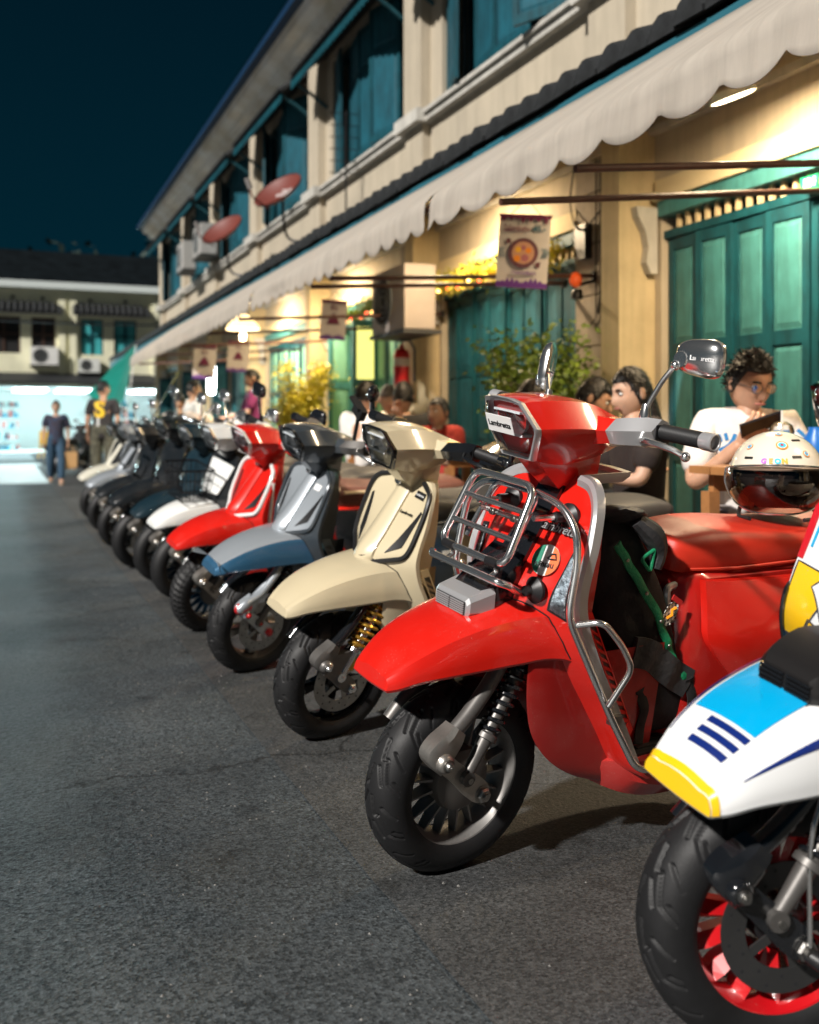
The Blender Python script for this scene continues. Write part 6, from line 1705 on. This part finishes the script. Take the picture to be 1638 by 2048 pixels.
table((2.86, 6.15, PZ), .70, 1.1, .75, 'wooden table behind the sand beige scooter')
table((3.05, 8.4, PZ), .7, .7, .73, 'wooden table between the seated people near the cream pillar')
def stool(loc, label):
    t = empty('stool', loc, label=label, cat='stool', group='wooden stools at the tables')
    G().bb(-.17, .17, -.17, .17, .36, .395).obj('seat', WOODD, t, smooth=False)
    for sx in (-1, 1):
        for sy in (-1, 1): G().tube([(sx * .13, sy * .13, .36), (sx * .16, sy * .16, 0)], .018, 6).obj('leg', WOODD, t)
for (x, y, l) in ((2.98, 3.46, 'stool under the man in the white T-shirt'), (2.95, 4.18, 'stool under the long haired woman'), (3.14, 5.0, 'stool under the man in the black T-shirt'), (2.98, 5.42, 'stool under the woman by the green bush'),
                (3.42, 8.95, 'stool under the grey haired person'), (3.22, 8.05, 'stool under the man with his back turned'), (3.25, 7.3, 'stool under the child'), (2.88, 8.15, 'stool under the person in the white shirt at the middle table')):
    stool((x, y, PZ), l)
# iced drink
dr = empty('iced_drink', (2.80, 3.05, PZ + .756), label='clear plastic cup of iced tea with a frothy top on the wooden table', cat='drink')
G().lathe([(.001, 0.002), (.030, .002), (.040, .078), (.001, .078)], 22, 'z').obj('tea', mat('tea', (.36, .06, .015), .15, trans=.3), dr)
G().lathe([(.001, .0785), (.0405, .0785), (.044, .112), (.001, .115)], 22, 'z').obj('froth', mat('froth', (.62, .42, .22), .6, bump=.8, bscale=90), dr)
G().lathe([(.032, 0), (.047, .128), (.049, .130), (.048, .134), (.040, .158), (.018, .172), (.014, .172)], 26, 'z').obj('cup', thin_glass('plastic_cup', (.96, .97, .97), .05, .2), dr)
G().cyl((.0, 0, .06), (.012, .01, .215), .004, 8).obj('straw', mat('straw', (.7, .68, .62), .5), dr)
bl = empty('water_jug', (3.02, 3.10, PZ + .756), label='blue plastic jug on the table beside the iced drink', cat='jug')
G().lathe([(.001, 0), (.045, .0), (.05, .03), (.05, .10), (.03, .13), (.028, .15), (.001, .15)], 20, 'z').obj('jug_body', mat('blue_plastic', (.01, .12, .42), .35), bl)
G().tube([(.05, 0, .10), (.085, 0, .09), (.08, 0, .04), (.05, 0, .03)], .006, 8).obj('handle', MATS['blue_plastic'], bl)
# box on the rear of the steel blue scooter
bx = empty('storage_box', (2.46, 4.47, .815), (0, 0, R(14)), 'black and red striped box on the rear of the steel blue scooter', 'box')
secs = []
for z, x0, x1, w in ((0, -.27, .28, .11), (.03, -.30, .31, .125), (.09, -.28, .31, .13), (.15, -.12, .30, .12), (.185, -.04, .27, .10)):
    secs.append([(x0, -w * .7, z), (x0 + .03, -w, z), (x1 - .02, -w, z), (x1, -w * .8, z), (x1, w * .8, z), (x1 - .02, w, z), (x0 + .03, w, z), (x0, w * .7, z)])
G().loft(secs).obj('shell', GLOSSBLK, bx, angle=30)
for k, (m, z) in enumerate(((WHITE, .082), (CYAN, .092), (WHITE, .102))): G().bb(-.2 + .03 * k, .285, -.1335, -.1295, z - .003, z + .003).obj('stripe', m, bx, smooth=False)
G().loft([[(-.02, -.1315, .11), (.28, -.1335, .108), (.275, -.124, .150), (.06, -.124, .150)], [(-.02, -.12, .11), (.28, -.12, .108), (.275, -.11, .15), (.06, -.11, .15)]]).obj('red_panel', RED, bx, smooth=False)
text('DUST', .035, WHITE, (.20, -.1335, .05), (1, 0, 0), (0, 0, 1), bx, bold=.001)

# potted bushes
def bush(loc, h, r, label, leafm, n, seed):
    rg = random.Random(seed); t = empty('potted_bush', loc, label=label, cat='plant', group='bushes in pots on the pavement')
    G().lathe([(.001, 0), (.13, 0), (.17, .28), (.18, .30), (.165, .30), (.15, .26), (.001, .26)], 24, 'z').obj('pot', mat('terracotta', (.22, .085, .045), .8, var=.3, vscale=10), t)
    st = G(); tips = []
    for k in range(16):
        a = rg.uniform(0, 6.28); q = rg.uniform(.25, 1.0) * r; top = Vector((math.cos(a) * q, math.sin(a) * q, h * rg.uniform(.62, 1.0)))
        mid = Vector((math.cos(a) * q * .3, math.sin(a) * q * .3, h * .5)); pth = cr([(0, 0, .25), tuple(mid), tuple(top)], 5); st.tube(pth, [.010 - .0007 * i for i in range(len(pth))], 5); tips += [Vector(x) for x in pth[4:]]
    st.obj('stem', mat('twig', (.10, .06, .03), .8), t)
    g = G()
    for _ in range(n):
        b = rg.choice(tips); p = b + Vector((rg.gauss(0, 1), rg.gauss(0, 1), rg.gauss(0, .8))) * r * .20
        u = Vector((rg.gauss(0, 1), rg.gauss(0, 1), rg.gauss(0, .5))).normalized(); w = u.cross(Vector((rg.gauss(0, 1), rg.gauss(0, 1), rg.gauss(0, 1)))).normalized(); L = rg.uniform(.035, .065)
        g.add([p, p + u * L * .5 + w * L * .28, p + u * L, p + u * L * .5 - w * L * .28], [[0, 1, 2, 3]])
    g.obj('foliage', leafm, t, smooth=False)
LEAF1 = mat('leaf_green', (.20, .27, .03), .5, var=.6, vscale=9, dark=(.05, .11, .02)); LEAF2 = mat('leaf_yellow', (.60, .48, .03), .5, var=.5, vscale=9, dark=(.28, .30, .03))
bush((3.42, 5.98, PZ), 1.54, .42, 'green leafy potted bush against the stone pier', LEAF1, 9000, 3)
bush((3.35, 11.9, PZ), 1.64, .38, 'yellow leaved potted bush lit by the far lamp', LEAF2, 9000, 4)

# food posters hanging from the awning arms
PAP = mat('poster_paper', (.62, .56, .50), .6, var=.1, vscale=5); PURPL = mat('poster_purple', (.13, .035, .22), .6); PLUM = mat('poster_plum', (.16, .02, .06), .6); TEALP = mat('poster_teal', (.05, .13, .17), .6)
def poster(loc, rz, w, h, label, rich=True):
    t = empty('hanging_poster', loc, (0, R(4), R(rz)), label, 'poster', 'food posters hanging from the awning arms')
    P = [[(w * (v - .5), -.012 * math.sin(u * 3) + .004 * math.sin(v * 5), h * (.5 - u)) for v in np.linspace(0, 1, 9)] for u in np.linspace(0, 1, 9)]
    sh_ = thick(P, (0, .002, 0)).obj('sheet', PAP, t)
    f = lambda x, z: (x, -.0135 - .003 * math.sin((.5 - z / h) * 3) + .004 * 0 - .004, z)
    def flat(pts, m, name, lift=0): return G().add([(x, f(x, z)[1] - lift, z) for x, z in pts], [list(range(len(pts)))]).obj(name, m, t, smooth=False)
    n = 22
    top = [(-w / 2, h / 2)] + [(-w / 2 + w * k / n, h / 2 - .018 - .030 * (abs(math.sin(k * 2.3)) if k % 3 else .1) * (1.6 if k in (10, 11, 20) else .8)) for k in range(n + 1)] + [(w / 2, h / 2)]
    bot = [(-w / 2, -h / 2)] + [(-w / 2 + w * k / n, -h / 2 + .028 + .035 * (abs(math.sin(k * 1.9 + 1)) if k % 2 else .1)) for k in range(n + 1)] + [(w / 2, -h / 2)]
    flat(top, PLUM, 'drip_border'); flat(bot, PURPL, 'drip_border')
    if rich:
        c = (0, -.01)
        circ = lambda r, m, nm, l: flat([(c[0] + r * math.cos(a), c[1] + r * math.sin(a)) for a in [2 * math.pi * q / 30 for q in range(30)]], m, nm, l)
        pan = circ(.088, mat('pan_brown', (.14, .05, .06), .5), 'pan', .0006); circ(.066, mat('pan_inside', (.55, .28, .16), .5), 'pan_inside', .0012)
        for (x, z, r, m) in ((-.03, .018, .018, 'y'), (-.034, -.035, .020, 'o'), (.03, .015, .017, 'o'), (.012, -.03, .022, 'p'), (.0, .03, .014, 'p')):
            mm = {'y': mat('egg_yolk', (.80, .42, .03), .5), 'o': mat('egg_orange', (.78, .25, .02), .5), 'p': mat('sausage_pink', (.40, .13, .14), .5)}[m]
            flat([(c[0] + x + r * math.cos(a), c[1] + z + r * math.sin(a)) for a in [2 * math.pi * q / 14 for q in range(14)]], mm, 'topping', .0018)
        for s in (-1, 1):
            flat([(s * .075, c[1] + s * -.055), (s * .105, c[1] + s * -.05), (s * .10, c[1] - s * .085), (s * .078, c[1] - s * .08)], MATS['pan_brown'], 'pan_handle', .0006)
            for k in range(3): flat([(s * (.105 + .012 * k), .03 - .01), (s * (.118 + .012 * k), .0), (s * (.105 + .012 * k), -.04), (s * (.111 + .012 * k), -.04), (s * (.124 + .012 * k), .0), (s * (.111 + .012 * k), .02)], TEALP, 'steam_mark', .0006)
        text('ไข่กระทะ', .047, PLUM, (-.045, -.0195, .128), (1, 0, 0), (0, 0, 1), t, bold=.0012); text('45.-', .050, TEALP, (.085, -.0195, .133), (1, 0, 0), (0, 0, 1), t, bold=.002)
        text('ไข่กระทะร้อนๆ', .026, PURPL, (.01, -.0195, -.128), (1, 0, 0), (0, 0, 1), t, bold=.0008)
    else:
        flat([(-.06, -.03), (.06, -.03), (.035, .03), (0, .07), (-.035, .03)], PLUM, 'dish_picture', .0006); flat([(-.07, -.045), (.07, -.045), (.06, -.03), (-.06, -.03)], mat('pan_brown', (.14, .05, .06), .5), 'plate_picture', .0006)
        text('ข้าว', .05, PLUM, (0, -.0195, .12), (1, 0, 0), (0, 0, 1), t, bold=.0012)
    for x in (-w * .3, w * .3): G().tube([(x, 0, h / 2), (x * .3, .0, h / 2 + .07), (0, 0, h / 2 + .10)], .0025, 5).obj('string', BLACK, t)
    G().box((0, 0, h / 2), (w + .01, .006, .008)).obj('top_batten', BLACK, t, smooth=False)
poster((2.84, 5.20, 2.06), -30, .30, .43, 'hanging food poster with a pan of eggs and the price 45')
poster((3.1, 9.65, 2.10), -25, .26, .40, 'second hanging poster, with a brown dish, beside the yellow panes', False)
poster((3.0, 13.6, 1.98), -25, .30, .42, 'third hanging poster, near the lit lamp shade', False)
poster((2.35, 12.6, 1.83), -20, .28, .42, 'pale hanging poster next to the bright bulb', False)

# christmas garland with small bulbs over the second door
def garland(y0, y1, label, n, seed):
    rg = random.Random(seed); t = empty('garland', (3.9, (y0 + y1) / 2, 2.36), label=label, cat='garland', group='garlands over the shop doors')
    g = G(); L = y1 - y0
    for _ in range(n):
        y = rg.uniform(-L / 2, L / 2); p = Vector((rg.gauss(-.06, .035), y, .02 * math.sin(y * 7) + rg.gauss(0, .05)))
        u = Vector((rg.gauss(0, 1), rg.gauss(0, 1), rg.gauss(0, 1))).normalized() * .035; v = u.cross(Vector((rg.gauss(0, 1), 1, rg.gauss(0, 1)))).normalized() * .010
        g.add([p - u, p - v, p + u, p + v], [[0, 1, 2, 3]])
    g.obj('foliage', LEAF2 if seed == 1 else LEAF1, t, smooth=False)
    bb_ = cached('fairy', lambda: G().ball((0, 0, 0), .016, 10, 6).mesh('bulb'))
    for k in range(11):
        link('bulb', bb_, t, emis('fairy_red', (1, .10, .04), 3) if k % 3 else emis('fairy_warm', (1, .55, .15), 7), loc=(-.12, -L / 2 + L * (k + .5) / 11, -.075 + .02 * math.sin(k * 2.4)))
garland(6.5, 8.9, 'green garland with small red and warm bulbs over the second door', 1400, 1)
garland(10.3, 12.3, 'garland over the door with the yellow panes', 1000, 2)
# fire extinguisher on the cream column
fx = empty('fire_extinguisher', (3.60, 9.05, 1.36), label='red fire extinguisher hung on the cream column', cat='fire extinguisher')
G().lathe([(.001, 0), (.075, 0), (.08, .02), (.08, .36), (.06, .41), (.025, .43), (.025, .46), (.001, .46)], 24, 'z').obj('cylinder', mat('extinguisher_red', (.55, .012, .01), .3, coat=.5), fx)
G().lathe([(.0808, .25), (.0808, .33)], 24, 'z').obj('label_band', mat('label_pale', (.6, .5, .4), .5), fx)
G().tube([(0, 0, .46), (0, 0, .50), (.06, -.06, .50), (.10, -.09, .42), (.10, -.09, .1)], .012, 8).obj('hose', BLACK, fx)
G().box((0, 0, .50), (.05, .12, .02)).obj('valve_lever', BLACK, fx, smooth=False)
# lamps of the far stall
ls = empty('shade_lamp', (3.22, 14.3, 2.42), label='warm lit pendant lamp with wide pale shade', cat='lamp')
G().lathe([(.05, .22), (.08, .20), (.22, .06), (.24, 0), (.225, .005), (.07, .19)], 28, 'z').obj('shade', mat('lit_shade', (.9, .75, .5), .6, emit=(1, .72, .38), estr=1.6), ls)
G().lathe([(.001, -.16), (.035, -.15), (.045, -.08), (.03, .05), (.001, .06)], 16, 'z').obj('bulb', emis('warm_bulb', (1, .78, .45), 22), ls); G().cyl((0, 0, .22), (0, 0, .55), .008, 6).obj('cord', BLACK, ls)
wb = empty('stall_lamp', (2.86, 14.8, .126), label='bright white bare tube lamp on a stand at the food stall', cat='lamp')
G().cyl((0, 0, 0), (0, 0, 1.35), .015, 8).obj('stand', STEEL, wb); G().lathe([(.001, 1.36), (.05, 1.38), (.06, 1.5), (.06, 1.78), (.04, 1.86), (.001, 1.87)], 16, 'z').obj('tube', emis('cool_tube', (.85, .95, 1), 40), wb)
for (loc, e, c, s) in (((3.22, 14.3, 2.2), 14, (1, .72, .4), .1), ((2.7, 14.75, 1.75), 45, (.85, .95, 1), .1)):
    l = bpy.data.objects.new('bulb_light', bpy.data.lights.new('bulb_light', 'POINT')); COL.objects.link(l); l.location = loc; l.data.energy = e; l.data.color = c; l.data.shadow_soft_size = s
# stall counter with goods
stl = empty('food_stall', (2.9, 13.6, PZ), label='food stall counter with white bags and trays under the bright lamp', cat='stall')
G().bb(-.35, .35, -.8, .8, .80, .84).obj('counter', WOOD, stl, smooth=False); G().bb(-.33, .33, -.78, .78, .2, .79).obj('cabinet', mat('stall_panel', (.25, .13, .06), .6), stl, smooth=False)
rg = random.Random(5)
for k in range(7): G().ball((rg.uniform(-.25, .2), -.7 + k * .22, .95), (.13, .11, .13), 12, 8).obj('bag', mat('white_bag', (.72, .70, .66), .5, bump=.8, bscale=12), stl)
# green tarpaulin
def W(u, v, Z):
    t = (u - 819) / 2000; return Vector(((math.sin(TH) + t * math.cos(TH)) * Z, (math.cos(TH) - t * math.sin(TH)) * Z, 1.04 + (850 - v) / 2000 * Z))
A_, B_, C_, D_ = W(272, 690, 16.8), W(248, 800, 16.9), W(176, 785, 18.6), W(262, 697, 19.4)
P = []
for i in range(11):
    u = i / 10; row = []
    for j in range(11):
        v = j / 10; q = (A_ * (1 - v) + D_ * v) * (1 - u) + (B_ * (1 - v) + C_ * v) * u
        row.append(tuple(q + Vector((.05 * hnoise(u * 3, v * 3, 1), 0, -.22 * math.sin(math.pi * v) * u + .04 * hnoise(u * 4, v * 5, 2)))))
    P.append(row)
tp = empty('tarpaulin', A_, label='green tarpaulin slung from the far end of the awning', cat='tarpaulin')
thick(P, (.003, 0, 0)).xf(Matrix.Translation(-A_)).obj('sheet', mat('tarp_green', (.01, .20, .155), .4, var=.2, vscale=3, bump=.3, bscale=4), tp)
G().tube([tuple(Vector((0, 0, 0))), tuple(B_ - A_ + Vector((0, 0, -.6)))], .008, 5).obj('rope', WHITE, tp)
# yellow chairs and a parked bicycle-like scooter by the far shop
def chair(loc, rz, label):
    t = empty('plastic_chair', loc, (0, 0, R(rz)), label, 'chair', 'yellow plastic chairs outside the bright shop')
    m = mat('yellow_plastic', (.75, .45, .02), .4)
    G().bb(-.22, .22, -.22, .22, .42, .45).obj('seat', m, t, smooth=False); G().loft([[(-.22, .20, .45), (.22, .20, .45), (.22, .23, .45), (-.22, .23, .45)], [(-.20, .26, .85), (.20, .26, .85), (.20, .29, .85), (-.20, .29, .85)]]).obj('backrest', m, t, smooth=False)
    for sx in (-1, 1):
        for sy in (-1, 1): G().tube([(sx * .19, sy * .19, .42), (sx * .24, sy * .24, 0)], .025, 6).obj('leg', m, t)
chair((1.35, 33.5, 0), 160, 'yellow plastic chair left of the walking woman'); chair((2.6, 34.2, 0), 200, 'yellow plastic chair right of the walking woman')
far_sc, _ = scooter('scooter', 'dark scooter parked on the far side by the bright shop', (2.2, 27.0), 250, 5, 0, dict(dk, body=BLACKP), style='fat', tyre='plain', group=None)
far_s2, _ = scooter('scooter', 'black scooter parked beside the concrete apron behind the standing man', (1.75, 23.0), 240, 5, 0, dict(dk, body=BLACKP), style='fat', tyre='plain', group=None)
